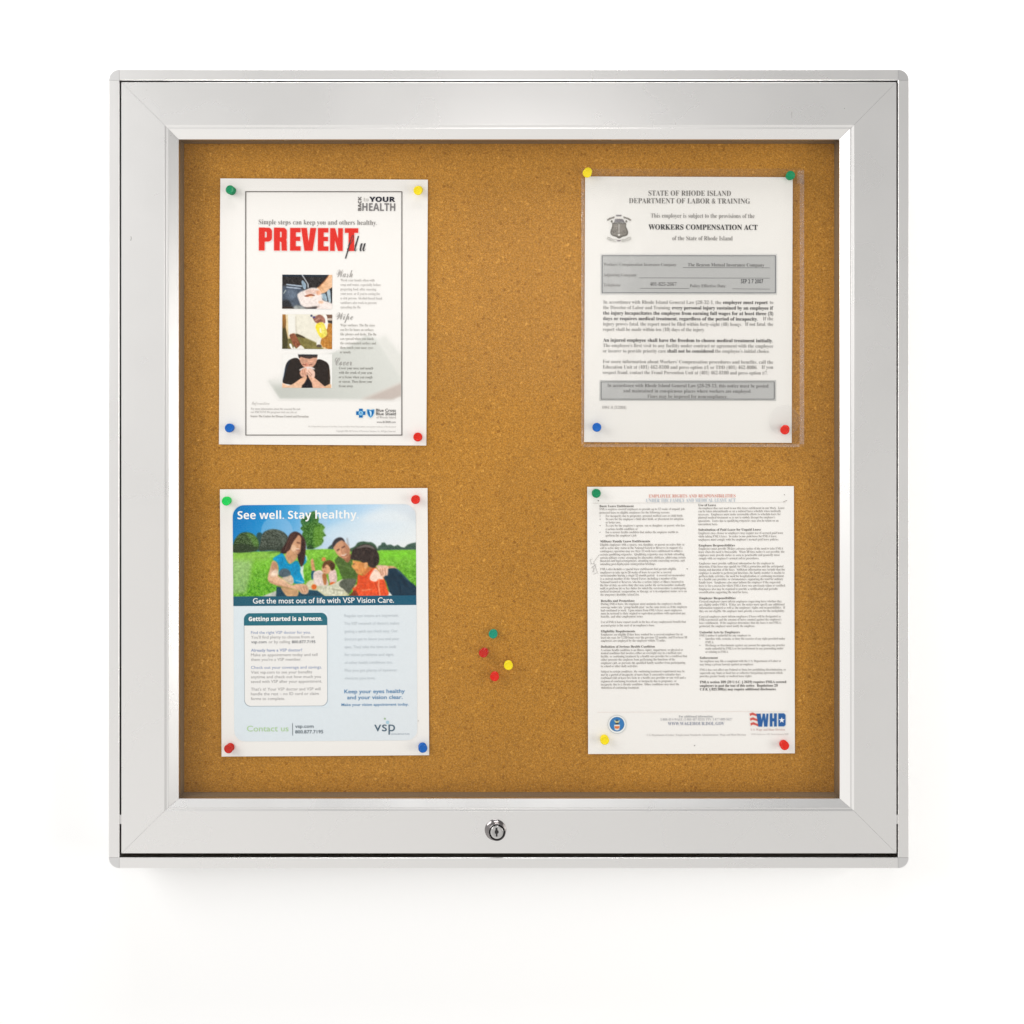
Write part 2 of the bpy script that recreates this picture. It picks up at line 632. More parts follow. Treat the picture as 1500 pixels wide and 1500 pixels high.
    def box(self, part, x0, y0, x1, y1, rgb, lay=-0.00042, n=14):
        """box given in the sheet's straight frame by the photo pixels of its corners"""
        u0, v0 = self.loc(x0, y0)
        u1, v1 = self.loc(x1, y1)
        d = self.txt.setdefault(part, {'V': [], 'F': [], 'M': [], 'I': []})
        m = ink(rgb)
        if m not in d['M']:
            d['M'].append(m)
        mi = d['M'].index(m)
        b = len(d['V'])
        for j in range(n + 1):
            for i in range(n + 1):
                d['V'].append(self.P(u0 + (u1 - u0) * i / n, v0 + (v1 - v0) * j / n, lay))
        for j in range(n):
            for i in range(n):
                k = b + j * (n + 1) + i
                d['F'].append((k, k + n + 1, k + n + 2, k + 1))
                d['I'].append(mi)

    def frame(self, part, x0, y0, x1, y1, w, rgb, lay=-0.00055):
        h = w / 2
        self.bar(part, x0 - h, y0, x1 + h, y0, w, rgb, lay)
        self.bar(part, x0 - h, y1, x1 + h, y1, w, rgb, lay)
        self.bar(part, x0, y0 + h, x0, y1 - h, w, rgb, lay)
        self.bar(part, x1, y0 + h, x1, y1 - h, w, rgb, lay)

    def picture(self, name, pic, lay=-0.00042, trim=True):
        V = []
        c, s = math.cos(self.a), math.sin(self.a)
        for j in range(pic.h):
            for i in range(pic.w):
                u, v = pic.X[j, i] - self.cx, pic.Y[j, i] - self.cy
                # the picture's frame is straight on the sheet: turn about the picture's own centre only through the sheet's tilt
                V.append((u, v))
        mx_, my_ = (pic.x0 + pic.x1) / 2, (pic.y0 + pic.y1) / 2
        uc, vc = self.loc(mx_, my_)
        V = [self.P(uc + u + self.cx - mx_, vc + v + self.cy - my_, lay) for u, v in V]
        idx = np.arange(pic.w * pic.h).reshape(pic.h, pic.w)
        F = np.stack([idx[:-1, :-1], idx[1:, :-1], idx[1:, 1:], idx[:-1, 1:]], -1).reshape(-1, 4).tolist()
        if trim:                                         # leave the bare paper round a printed mark free
            bare = (np.abs(pic.im - np.array(PAPER_RGB, float)).max(-1) < 1.5)
            keep = ~(bare[:-1, :-1] & bare[1:, :-1] & bare[1:, 1:] & bare[:-1, 1:]).reshape(-1)
            F = [f for f, k_ in zip(F, keep) if k_]
        o = self.add(name, V, F, PICT)
        im = np.clip(pic.im, 0, 255) / 255.0
        L = np.where(im <= 0.04045, im / 12.92, ((im + 0.055) / 1.055) ** 2.4) * INK_K
        rgba = np.ones((pic.w * pic.h, 4), np.float32)
        rgba[:, :3] = L.reshape(-1, 3)
        ca = o.data.color_attributes.new('Col', 'FLOAT_COLOR', 'POINT')
        ca.data.foreach_set('color', rgba.ravel())
        return o


# ------------------------------------------------------------------ the wall
mesh_obj('wall', [(-4, 0, -3), (4, 0, -3), (4, 0, 3), (-4, 0, 3)], [(0, 1, 2, 3)], WALLM)
tag(bpy.data.objects['wall'], 'plain white painted wall behind the notice board', None, None, 'structure')

# ------------------------------------------------------------------ the lockable notice board
case = empty('notice_board', at(746, 686, 0.0))
tag(case, 'square silver framed cork notice board with locking glazed door', 'notice board')


def ring(l, t, r, b, y):
    """corner points TL, TR, BR, BL of a rectangle given in photo pixels at depth y"""
    return [at(l, t, y), at(r, t, y), at(r, b, y), at(l, b, y)]


def inset(rect, d, y):
    a, b, c, e = rect
    return [Vector((a.x + d, y, a.z - d)), Vector((b.x - d, y, b.z - d)), Vector((c.x - d, y, c.z + d)), Vector((e.x + d, y, e.z + d))]


def rails(name, rings, gap, parent, mats):
    """four mitred lengths swept through the same list of rectangles (outer -> inner, closed behind)"""
    out = []
    for k in range(4):
        V, F = [], []
        for rg in rings:
            a, b = rg[k].copy(), rg[(k + 1) % 4].copy()
            d = (b - a).normalized()
            V += [a + d * gap, b - d * gap]
        n = len(rings)
        for i in range(n):
            j = (i + 1) % n
            F.append((2 * i, 2 * i + 1, 2 * j + 1, 2 * j))
        F.append(tuple(2 * i for i in range(n)))
        F.append(tuple(2 * i + 1 for i in reversed(range(n))))
        o = mesh_obj(name, V, F, mats[k % 2])
        bm = bmesh.new(); bm.from_mesh(o.data); bmesh.ops.recalc_face_normals(bm, faces=bm.faces); bm.to_mesh(o.data); bm.free()
        keep_world(o, parent)
        out.append(o)
    return out


def arc2(c, r, a0, a1, n):
    return [(c[0] + r * math.cos(a0 + (a1 - a0) * i / n), c[1] + r * math.sin(a0 + (a1 - a0) * i / n)) for i in range(n + 1)]


# --- outer case: a rail on each side with rounded cast corners
YF = -0.046
OUT = ring(159.3, 102.3, 1330.6, 1270.3, YF)
INN = ring(174.8, 117.6, 1315.6, 1256.2, YF)
WR = INN[0].x - OUT[0].x
# profile across the rail: distance from the inner edge outwards, depth
prof = [(0.0, -0.012), (0.0, YF + 0.0005), (0.0005, YF)]
prof += [(WR - 0.0003 + 0.0003 * math.sin(t), YF + 0.0003 - 0.0003 * math.cos(t)) for t in [math.pi / 2 * i / 8 for i in range(9)]]
prof += [(WR, -0.0005), (WR - 0.002, -0.0005), (WR - 0.002, -0.012)]
# the cast caps: the rail's section turned about the inner corner
prof_c = list(prof)
ic = [Vector((v.x, 0, v.z)) for v in INN]            # inner corners TL TR BR BL
dirs = [(-1, 1), (1, 1), (1, -1), (-1, -1)]
for k in range(4):
    a, b = ic[k], ic[(k + 1) % 4]
    d = (b - a).normalized()
    nrm = Vector((d.z * -1, 0, d.x))                 # outwards
    if nrm.dot(a - Vector((0, 0, (OUT[0].z + OUT[2].z) / 2))) < 0:
        nrm = -nrm
    V, F = [], []
    g = 0.00012
    for q, y in prof:
        for e in (a + d * g, b - d * g):
            V.append(e + nrm * q + Vector((0, y, 0)))
    n = len(prof)
    for i in range(n):
        j = (i + 1) % n
        F.append((2 * i, 2 * i + 1, 2 * j + 1, 2 * j))
    F.append(tuple(2 * i for i in range(n))); F.append(tuple(2 * i + 1 for i in reversed(range(n))))
    o = mesh_obj('case_rail', V, F, (ALU_H, ALU_V)[k % 2])
    bm = bmesh.new(); bm.from_mesh(o.data); bmesh.ops.recalc_face_normals(bm, faces=bm.faces)
    for f in bm.faces: f.smooth = False
    bm.to_mesh(o.data); bm.free()
    keep_world(o, case)
    # corner cap at corner k: the same profile turned about the inner corner
    V, F = [], []
    m = 14
    a0 = math.atan2(dirs[k][1], dirs[k][0])
    for s in range(m + 1):
        t = a0 - math.pi / 4 + math.pi / 2 * s / m
        for q, y in prof_c:
            qq = max(q, 0.0002)
            V.append(Vector((ic[k].x + math.cos(t) * qq, y - (0.0002 if y < -0.013 else 0), ic[k].z + math.sin(t) * qq)))
    for s in range(m):
        for i in range(n):
            j = (i + 1) % n
            F.append((s * n + i, s * n + j, (s + 1) * n + j, (s + 1) * n + i))
    F.append(tuple(range(n))); F.append(tuple(m * n + i for i in reversed(range(n))))
    o = mesh_obj('corner_cap', V, F, ALU_CAP)
    bm = bmesh.new(); bm.from_mesh(o.data); bmesh.ops.recalc_face_normals(bm, faces=bm.faces)
    bm.to_mesh(o.data); bm.free()
    keep_world(o, case)

# --- tray behind the door: back board and the four inner walls the glass lets one see
LIP = ring(261.8, 204.2, 1230.0, 1169.8, -0.0401)
tr_f = inset(LIP, -0.0008, -0.0335)
tr_b = inset(LIP, -0.0008, CORK_Y + 0.004)
th_f = inset(LIP, -0.0040, -0.0335)
th_b = inset(LIP, -0.0040, CORK_Y + 0.004)
V, F = [], []
rgs = [tr_f, tr_b, th_b, th_f]
for rg in rgs:
    V += rg
for i in range(4):
    j = (i + 1) % 4
    for k in range(4):
        l = (k + 1) % 4
        F.append((i * 4 + k, i * 4 + l, j * 4 + l, j * 4 + k))
o = mesh_obj('tray_wall', V, F, LINER)
bm = bmesh.new(); bm.from_mesh(o.data); bmesh.ops.recalc_face_normals(bm, faces=bm.faces); bm.to_mesh(o.data); bm.free()
keep_world(o, case)

ck = inset(LIP, -0.0010 + 0.0003, CORK_Y)
ck2 = inset(LIP, -0.0010 + 0.0003, CORK_Y + 0.006)
o = mesh_obj('cork_panel', ck + ck2, [(0, 1, 2, 3), (4, 7, 6, 5), (0, 4, 5, 1), (1, 5, 6, 2), (2, 6, 7, 3), (3, 7, 4, 0)], CORK)
keep_world(o, case)
bk = inset(INN, -0.001, -0.0055)
bk2 = inset(INN, -0.001, -0.0010)
o = mesh_obj('back_board', bk + bk2, [(0, 1, 2, 3), (4, 7, 6, 5), (0, 4, 5, 1), (1, 5, 6, 2), (2, 6, 7, 3), (3, 7, 4, 0)], LINER)
keep_world(o, case)

# --- door: black gasket frame that carries four mitred rails, the pane and the lock
YD = -0.0470
DO = ring(177.6, 120.3, 1313.2, 1250.2, YD)
DF = ring(240.6, 182.8, 1251.2, 1188.2, YD)
gk = [inset(DO, 0.0010, -0.0330), inset(DO, 0.0010, -0.0300), inset(LIP, -0.0042, -0.0300), inset(LIP, -0.0042, -0.0330)]
V, F = [], []
for rg in gk:
    V += rg
for i in range(4):
    j = (i + 1) % 4
    for k in range(4):
        l = (k + 1) % 4
        F.append((i * 4 + k, i * 4 + l, j * 4 + l, j * 4 + k))
door = mesh_obj('door', V, F, GASKET)
bm = bmesh.new(); bm.from_mesh(door.data); bmesh.ops.recalc_face_normals(bm, faces=bm.faces); bm.to_mesh(door.data); bm.free()
keep_world(door, case)


def between(A, B, t, y):
    return [Vector((a.x + (b.x - a.x) * t, y, a.z + (b.z - a.z) * t)) for a, b in zip(A, B)]


rg = [inset(DO, 0.0, -0.0331), inset(DO, 0.0, YD + 0.0003), inset(DO, 0.0003, YD)]
rg += [between(DF, LIP, 0.0, YD)]
for t, dy in ((0.02, 0.00006), (0.16, 0.0009), (0.19, 0.0010), (0.29, 0.00105), (0.32, 0.0012), (1.0, 0.0068)):
    rg.append(between(DF, LIP, t, YD + dy))
rg += [inset(LIP, 0.0, -0.0365), inset(LIP, -0.0030, -0.0365), inset(LIP, -0.0030, -0.0331)]
RAILS = rails('door_rail', rg, 0.00009, door, (ALU_H, ALU_V))
for o in RAILS:
    o.location = (0, 0, 0)
    o.data.transform(Matrix.Translation(-case.location))
    for f in o.data.polygons:
        f.use_smooth = False
door.location = (0, 0, 0)
door.data.transform(Matrix.Translation(-case.location))

ga = inset(LIP, -0.0026, -0.0362)
gb = inset(LIP, -0.0026, -0.0336)
o = mesh_obj('glass_pane', ga, [(0, 1, 2, 3)], PANE)
o.parent = door
o.data.transform(Matrix.Translation(-case.location))


def lathe(name, prof, segs, mats, axis_loc, mi=None, parent=None, smooth=True, skew=(0, 0)):
    """turned part about the axis pointing out of the board (-y); prof = (radius, height)"""
    V, F, I = [], [], []
    n = len(prof)
    H = max(h for _, h in prof)
    for s in range(segs):
        t = 2 * math.pi * s / segs
        for r, h in prof:
            V.append((r * math.cos(t) + skew[0] * h / H, -h, r * math.sin(t) + skew[1] * h / H))
    for s in range(segs):
        s2 = (s + 1) % segs
        for i in range(n - 1):
            F.append((s * n + i, s * n + i + 1, s2 * n + i + 1, s2 * n + i))
            I.append(mi[i] if mi else 0)
    o = mesh_obj(name, V, F, mats, parent, I, smooth)
    bm = bmesh.new(); bm.from_mesh(o.data)
    bmesh.ops.remove_doubles(bm, verts=bm.verts, dist=1e-7)
    bmesh.ops.recalc_face_normals(bm, faces=bm.faces)
    bm.to_mesh(o.data); bm.free()
    o.location = axis_loc
    return o


LK = at(725.6, 1215.6, YD)
k = scale_at(YD)
lk = lathe('lock', [(0.0108, -0.001), (0.0108, 0.0004), (0.0105, 0.0009), (0.0098, 0.0014), (0.0090, 0.0030), (0.0088, 0.0046), (0.0084, 0.0051), (0.0082, 0.0051),
                    (0.0080, 0.0028), (0.0050, 0.0028)], 48, [CHROME, KEYWAY], LK - case.location, [0] * 7 + [1, 1], door, True, (0.0018, -0.0010))
pl = lathe('lock_plug', [(0.0067, 0.0030), (0.0067, 0.0046), (0.0062, 0.0051), (0.0040, 0.0046), (0.00005, 0.0045)], 40, [CHROME2], LK - case.location, None, door, True, (0.0018, -0.0010))
# keyway: a narrow slot with a round hub, standing a hair proud of the plug face
kv = [(-0.0009, 0.0036), (0.0006, 0.0036), (0.0006, 0.0014), (0.0014, 0.0008), (0.0014, -0.0006), (0.0006, -0.0012), (0.0006, -0.0036), (-0.0006, -0.0036), (-0.0006, -0.0014), (-0.0014, -0.0008), (-0.0014, 0.0008), (-0.0009, 0.0014)]
kv = [(x * 1.35, z * 1.2) for x, z in kv]
V = [(x + 0.0014, -0.00525, z - 0.0007) for x, z in kv] + [(x + 0.0014, -0.0030, z - 0.0007) for x, z in kv]
n = len(kv)
F = [tuple(range(n)), tuple(reversed(range(n, 2 * n)))] + [(i, (i + 1) % n, n + (i + 1) % n, n + i) for i in range(n)]
o = mesh_obj('keyway', V, F, KEYWAY, door)
o.location = LK - case.location
# handling marks on the door: a dark nick at the top, a rubbed smear on the side
SCUFF = pmat('scuff', (0.42, 0.41, 0.40), 0.6, 0.6)
for pts in ([(1158.6, 163.5), (1160.2, 163.2), (1160.8, 166.0), (1159.6, 167.0), (1160.9, 170.2), (1159.8, 173.0), (1158.9, 172.6), (1159.6, 169.8), (1158.4, 167.2), (1159.4, 165.4)],
            [(191.2, 346.0), (192.6, 346.6), (192.9, 349.5), (192.0, 353.0), (191.0, 352.4), (191.6, 349.0)],
            [(1236.5, 158.0), (1238.0, 158.4), (1237.6, 159.6), (1236.4, 159.2)], [(214.6, 131.0), (215.6, 131.4), (215.4, 132.8), (214.5, 132.2)]):
    V = [at(x, y, YD - 0.00006) for x, y in pts]
    o = mesh_obj('scuff_mark', V, [tuple(range(len(V)))], SCUFF, door)
    o.data.transform(Matrix.Translation(-case.location))
# little hinge pins that bridge the gap on both sides near the bottom
for px in (176.2, 1314.4):
    a, b = at(px - 1.6, 1193.5, -0.0445), at(px + 1.6, 1207, -0.0445)
    V = [(a.x, -0.0445, a.z), (b.x, -0.0445, a.z), (b.x, -0.0445, b.z), (a.x, -0.0445, b.z)]
    V += [(x, -0.030, z) for x, _, z in V]
    o = mesh_obj('hinge_pin', V, [(0, 1, 2, 3), (4, 7, 6, 5), (0, 4, 5, 1), (1, 5, 6, 2), (2, 6, 7, 3), (3, 7, 4, 0)], ALU_CAP)
    keep_world(o, case)


# ------------------------------------------------------------------ flu prevention poster
GREY = (128, 122, 118)
S1 = Sheet('flu_poster', 474.0, 457.2, 303.5, 389.0, 0.33, 0.0007, 0.0011,
           'white poster headed PREVENT in red, with three small photos about flu hygiene', 'poster', 0.4)
# the pale tissue box printed behind the lower half
p = Pic(391, 476, 587.6, 587, 1.3)
p.use(360, 500, 6.522)
p.poly([(215, 380), (330, 552), (1400, 555), (1486, 515), (1486, 330), (1250, -30), (1150, -60), (1000, 40), (830, 110), (600, 180), (350, 330)], (194, 196, 189), 1, 1.6, False, to=(1, -0.6, (218, 219, 213)))
p.poly([(1250, -20), (1486, 360), (1486, 120), (1330, -60)], (222, 222, 216), 0.8, 2.0, False)
p.poly([(200, 365), (340, 250), (640, 120), (640, 400), (240, 420)], (241, 238, 234), 0.8, 5, False)
p.poly([(1110, 552), (1486, 395), (1486, 520), (1400, 556)], (196, 182, 174), 0.9, 1.8, False)
p.poly([(1100, 556), (1486, 380), (1486, 400), (1130, 556)], (222, 216, 208), 0.6, 1.2, False)
p.grain(1.5, 2, 5)
S1.picture('tissue_box_print', p, -0.0003)

# photo 1: soapy hands over a sink
p = Pic(414, 402.8, 487, 452.6, 2.6, (52, 55, 60))
p.use(405, 395, 16.667)
p.poly([(150, 130), (1400, 130), (1400, 450), (700, 470), (150, 420)], (42, 38, 38), 1, 0.8, False, tex=12, size=3)
p.poly([(150, 130), (1300, 130), (1290, 175), (150, 175)], (22, 40, 60), 0.8, 0.6, False)
p.poly([(150, 470), (250, 400), (640, 450), (620, 980), (150, 980)], (78, 88, 102), 1, 1.0, tex=10, size=3)
p.ell(370, 620, 120, 130, (105, 118, 135), 0.8, 1.5)
p.poly([(150, 780), (300, 760), (420, 980), (150, 980)], (38, 38, 40), 0.9, 1.2)
p.line([(180, 600), (270, 440), (600, 480)], 26, (45, 60, 85), 0.9)
p.line([(250, 370), (640, 410)], 30, (190, 205, 222), 0.95, 0.3)
p.line([(250, 435), (600, 470)], 26, (205, 215, 228), 0.9, 0.3)
p.line([(180, 600), (240, 500)], 22, (200, 205, 190), 0.8, 0.3)
p.poly([(620, 290), (660, 270), (730, 370), (720, 480), (670, 470), (630, 370)], (150, 172, 190), 0.95, 0.5)
p.line([(630, 130), (720, 270), (780, 370), (780, 450)], 26, (225, 230, 235), 0.9, 0.3)
p.line([(655, 200), (760, 360)], 14, (60, 60, 60), 0.7, 0.3)
p.poly([(1090, 620), (1200, 590), (1250, 760), (1160, 740)], (165, 190, 205), 0.9, 0.5)
p.poly([(1240, 540), (1310, 490), (1340, 760), (1290, 800)], (185, 205, 215), 0.9, 0.5)
p.poly([(1330, 480), (1380, 460), (1380, 760), (1350, 760)], (30, 32, 35), 0.9, 0.5)
p.poly([(1290, 130), (1200, 250), (1060, 400), (980, 470), (1000, 560), (1080, 590), (1200, 560), (1290, 480), (1380, 400), (1380, 130)], (222, 168, 122), 1, 0.5, to=(1, 0.1, (240, 196, 158)))
p.line([(1270, 150), (1180, 280), (1020, 440)], 30, (120, 62, 30), 0.6, 0.5)
p.poly([(520, 620), (600, 550), (720, 500), (850, 450), (1000, 460), (1080, 540), (1120, 640), (1140, 740), (1270, 790), (1380, 840), (1380, 980), (1000, 980), (1000, 900), (760, 930), (620, 880), (560, 760)], (238, 226, 220), 1, 0.6, tex=9, size=2)
p.poly([(720, 520), (850, 480), (980, 500), (1010, 590), (860, 600), (740, 610)], (225, 190, 176), 0.85, 0.7, tex=10, size=2)
p.poly([(980, 520), (1070, 520), (1090, 600), (1000, 620)], (222, 160, 125), 0.85, 0.6)
p.poly([(690, 650), (790, 610), (870, 600), (950, 640), (860, 650), (760, 670)], (150, 72, 38), 0.85, 0.5)
p.ell(850, 665, 45, 20, (248, 205, 165), 0.9, 0.4)
p.poly([(1040, 770), (1140, 770), (1150, 820), (1050, 830)], (235, 185, 150), 0.8, 0.7)
p.line([(720, 945), (880, 935), (1060, 905)], 24, (130, 100, 85), 0.7, 0.6)
p.poly([(430, 980), (470, 880), (640, 900), (720, 980)], (176, 178, 172), 0.8, 1.0)
p.poly([(170, 985), (170, 920), (400, 930), (430, 985)], (60, 40, 26), 0.8, 0.6)
p.im *= 1 + (((p.noise(1.8, 53) - 0.5) * 0.16 + (p.noise(5, 63) - 0.5) * 0.12) * np.clip((232 - p.im.mean(-1)) / 60, 0, 1))[..., None]
p.grain(5, 0.7, 3)
S1.picture('photo', p, -0.00042, False)

# photo 2: wiping a table
p = Pic(414, 460.8, 487, 511.3, 2.6, (238, 233, 218))
p.use(405, 455, 16.667)
p.poly([(150, 100), (1380, 100), (1380, 960), (150, 960)], (233, 228, 212), 1, 0, False, tex=5, size=4)
p.poly([(150, 100), (230, 100), (250, 300), (240, 420), (280, 560), (300, 700), (150, 700)], (160, 108, 50), 1, 0.5, False, to=(0, 1, (96, 72, 30)))
p.poly([(150, 420), (230, 440), (300, 700), (300, 960), (150, 960)], (72, 66, 34), 1, 0.7, False)
p.poly([(480, 560), (700, 660), (1000, 790), (1080, 840), (1180, 960), (280, 960), (300, 680), (480, 660)], (112, 102, 52), 1, 0.6, False, to=(1, 0, (134, 124, 70)), tex=8, size=3)
p.poly([(490, 570), (640, 620), (720, 680), (560, 650), (480, 640)], (66, 54, 34), 0.9, 0.5)
p.poly([(250, 110), (280, 110), (300, 640), (350, 640), (330, 690), (285, 690), (240, 430)], (226, 200, 150), 0.9, 0.5, False)
p.poly([(290, 110), (470, 110), (490, 540), (400, 570), (320, 590)], (238, 235, 226), 1, 0.7, False)
p.line([(480, 150), (485, 400), (500, 560)], 26, (190, 182, 165), 0.8, 0.8)
p.poly([(1250, 330), (1380, 280), (1380, 960), (1180, 960), (1080, 800), (1110, 680)], (190, 128, 52), 1, 0.5, False, tex=14, size=2.2)
for x in (1150, 1220, 1300):
    p.line([(x, 700), (x + 15, 940)], 12, (140, 86, 30), 0.6, 0.4)
p.poly([(1210, 100), (1380, 100), (1380, 330), (1260, 280)], (116, 84, 66), 1, 0.5, False)
p.poly([(1250, 190), (1380, 180), (1380, 240), (1260, 250)], (220, 205, 190), 0.9, 0.4, False)
p.poly([(1250, 240), (1380, 250), (1380, 310), (1270, 300)], (52, 48, 48), 0.9, 0.4, False)
p.poly([(990, 780), (1060, 690), (1080, 700), (1070, 860), (990, 850)], (236, 232, 226), 1, 0.4, False)
p.ell(1050, 865, 65, 36, (92, 78, 66), 1, 0.4)
p.poly([(1150, 130), (1230, 120), (1260, 320), (1240, 450), (1190, 420)], (243, 241, 236), 1, 0.5)
p.poly([(960, 400), (1010, 300), (1100, 280), (1170, 320), (1210, 420), (1250, 560), (1210, 630), (1120, 670), (1070, 640), (1010, 540)], (246, 216, 48), 1, 0.5, to=(1, 0, (226, 216, 110)))
p.poly([(1060, 430), (1100, 440), (1110, 540), (1070, 530)], (246, 240, 205), 0.9, 0.5)
p.line([(1100, 330), (1150, 470), (1140, 560)], 36, (240, 235, 150), 0.6, 0.6)
p.poly([(890, 170), (960, 140), (1050, 100), (1130, 130), (1190, 210), (1190, 310), (1110, 280), (1000, 310), (940, 270)], (160, 108, 92), 1, 0.5, tex=14, size=2)
p.line([(960, 250), (1050, 180)], 22, (215, 165, 140), 0.8, 0.4)
p.line([(1000, 290), (1090, 220)], 18, (110, 58, 44), 0.7, 0.4)
p.ell(925, 165, 35, 24, (70, 66, 130), 0.9, 0.3)
p.ell(862, 130, 26, 26, (42, 52, 96), 0.95, 0.3)
p.poly([(330, 600), (440, 560), (490, 620), (540, 720), (600, 850), (560, 910), (480, 900), (410, 830), (370, 720)], (142, 84, 56), 1, 0.5, tex=12, size=2)
for q in ([(430, 760), (470, 890)], [(490, 760), (540, 890)], [(540, 740), (590, 850)]):
    p.line(q, 14, (92, 48, 30), 0.7, 0.4)
p.line([(340, 620), (440, 590)], 30, (112, 74, 58), 0.7, 0.5)
p.poly([(320, 830), (370, 820), (420, 930), (480, 960), (390, 960)], (246, 244, 240), 1, 0.4)
p.poly([(440, 880), (500, 930), (600, 850), (690, 950), (440, 960)], (240, 236, 230), 0.95, 0.4)
p.poly([(1160, 890), (1260, 940), (1250, 960), (1180, 960)], (232, 214, 180), 0.9, 0.4)
p.im *= 1 + (((p.noise(1.8, 54) - 0.5) * 0.16 + (p.noise(5, 64) - 0.5) * 0.12) * np.clip((232 - p.im.mean(-1)) / 60, 0, 1))[..., None]
p.grain(5, 0.7, 4)
S1.picture('photo', p, -0.00042, False)

# photo 3: person with folded hands before the mouth
p = Pic(414, 518.8, 487, 568.2, 2.6, (240, 238, 234))
p.use(405, 515, 16.667)
p.poly([(165, 760), (200, 560), (240, 320), (340, 200), (500, 160), (640, 240), (900, 260), (1030, 190), (1160, 220), (1260, 290), (1300, 420), (1310, 800), (1160, 850), (900, 880), (600, 890), (330, 810)], (40, 31, 26), 1, 0.5, tex=5, size=3)
p.line([(180, 700), (225, 440), (330, 220)], 34, (24, 52, 84), 0.55, 0.7)
p.line([(1290, 420), (1300, 780)], 26, (90, 60, 30), 0.5, 0.6)
p.poly([(160, 900), (160, 775), (300, 830), (430, 780), (600, 660), (720, 600), (760, 640), (740, 730), (640, 820), (580, 900)], (226, 172, 138), 1, 0.5, to=(0, 1, (236, 196, 165)))
p.poly([(780, 600), (860, 590), (950, 650), (1060, 740), (1180, 840), (1260, 900), (930, 900), (870, 760)], (228, 178, 150), 1, 0.5)
p.poly([(1200, 850), (1330, 790), (1340, 900), (1250, 900)], (226, 180, 140), 1, 0.5)
p.poly([(640, 880), (760, 640), (790, 650), (890, 880)], (26, 20, 26), 1, 0.5, False)
p.poly([(560, 130), (600, 90), (960, 90), (1000, 140), (990, 230), (950, 320), (880, 380), (780, 400), (680, 380), (610, 300), (575, 220)], (214, 160, 134), 1, 0.5)
p.poly([(530, 75), (1010, 75), (1000, 150), (900, 150), (820, 180), (700, 160), (600, 130), (570, 170), (545, 140)], (62, 48, 44), 1, 0.5, False)
p.poly([(530, 75), (1010, 75), (1000, 100), (560, 100)], (30, 42, 52), 0.9, 0.3, False)
p.line([(640, 310), (740, 330)], 26, (110, 62, 48), 0.8, 0.5)
p.line([(800, 330), (880, 310)], 24, (120, 70, 55), 0.75, 0.5)
p.ell(740, 330, 40, 50, (196, 112, 92), 0.6, 0.8)
p.poly([(560, 450), (640, 400), (760, 370), (880, 380), (950, 430), (900, 440), (760, 460), (600, 470)], (238, 226, 220), 0.9, 0.5)
p.poly([(580, 500), (650, 420), (740, 400), (760, 520), (730, 610), (640, 620), (590, 570)], (222, 170, 145), 1, 0.5)
p.poly([(740, 470), (830, 410), (930, 470), (950, 570), (920, 640), (830, 600), (770, 580)], (236, 196, 176), 1, 0.5)
for q in ([(780, 460), (880, 580)], [(740, 510), (850, 600)], [(640, 440), (660, 560)], [(690, 440), (710, 580)]):
    p.line(q, 14, (150, 88, 62), 0.7, 0.4)
p.line([(760, 600), (770, 680)], 22, (70, 30, 22), 0.8, 0.4)
p.im *= 1 + (((p.noise(1.8, 56) - 0.5) * 0.16 + (p.noise(5, 66) - 0.5) * 0.12) * np.clip((232 - p.im.mean(-1)) / 60, 0, 1))[..., None]
p.grain(5, 0.7, 6)
S1.picture('photo', p, -0.00042, False)

S1.frame('printed_border', 360.6, 281.3, 588.9, 637.3, 1.25, (92, 86, 82))
t = lambda s, a, b, y, c, st='serif', col=GREY, **k: S1.text(k.pop('part', 'body_text'), s, a, b, y, c, st, col, **k)
t('YOUR', 541.3, 579, 295.8, 7.4, 'sansx', (32, 34, 48), part='health_logo', res=4)
t('HEALTH', 531, 579.2, 309.2, 11.2, 'sansb', (122, 119, 119), part='health_logo', res=4)
t('BACK', 524.6, 529.6, 309.2, 5, 'sansx', (112, 108, 106), part='health_logo', rot=True, top=288.4)
t('to', 532.8, 540, 295.6, 6.6, 'serif', (206, 203, 198), part='health_logo')
t('Simple steps can keep you and others healthy.', 379.6, 552.4, 329.0, 6.9, 'serif', (138, 133, 130), part='subheading', res=3)
p = Pic(379, 333.0, 527.5, 369, 3.0)
p.use(300, 240, 4.286)
RD = (222, 46, 36)
P_ = lambda q, c=RD, sm=False: p.poly(q, c, 1, 0.2, sm)
C_ = PAPER_RGB


def bowl(x0, x1, y0, y1, r, n=8):
    """solid block whose right-hand corners are rounded"""
    q = [(x0, y0)]
    q += [(x1 - r + r * math.sin(math.pi / 2 * i / n), y0 + r - r * math.cos(math.pi / 2 * i / n)) for i in range(n + 1)]
    q += [(x1 - r + r * math.cos(math.pi / 2 * i / n), y1 - r + r * math.sin(math.pi / 2 * i / n)) for i in range(n + 1)]
    return q + [(x0, y1)]


P_(bowl(342, 425, 404, 492, 26)); P_(bowl(379, 391, 430, 466, 6), C_); P_([(342, 404), (379, 404), (379, 548), (342, 548)])
P_(bowl(437, 518, 404, 490, 24)); P_(bowl(474, 484, 429, 464, 5), C_); P_([(437, 404), (474, 404), (474, 548), (437, 548)])
P_([(474, 470), (506, 470), (517, 482), (519, 548), (485, 548), (483, 496), (474, 488)])
for x_ in (538, 712):
    P_([(x_, 404), (x_ + 66, 404), (x_ + 66, 433), (x_ + 37, 433), (x_ + 37, 459), (x_ + 64, 459), (x_ + 64, 487), (x_ + 37, 487), (x_ + 37, 519), (x_ + 67, 519), (x_ + 67, 548), (x_, 548)])
P_([(606, 404), (643, 404), (654, 492), (664, 404), (702, 404), (680, 548), (628, 548)])
P_([(788, 404), (820, 404), (838, 470), (838, 404), (869, 404), (869, 548), (838, 548), (819, 482), (819, 548), (788, 548)])
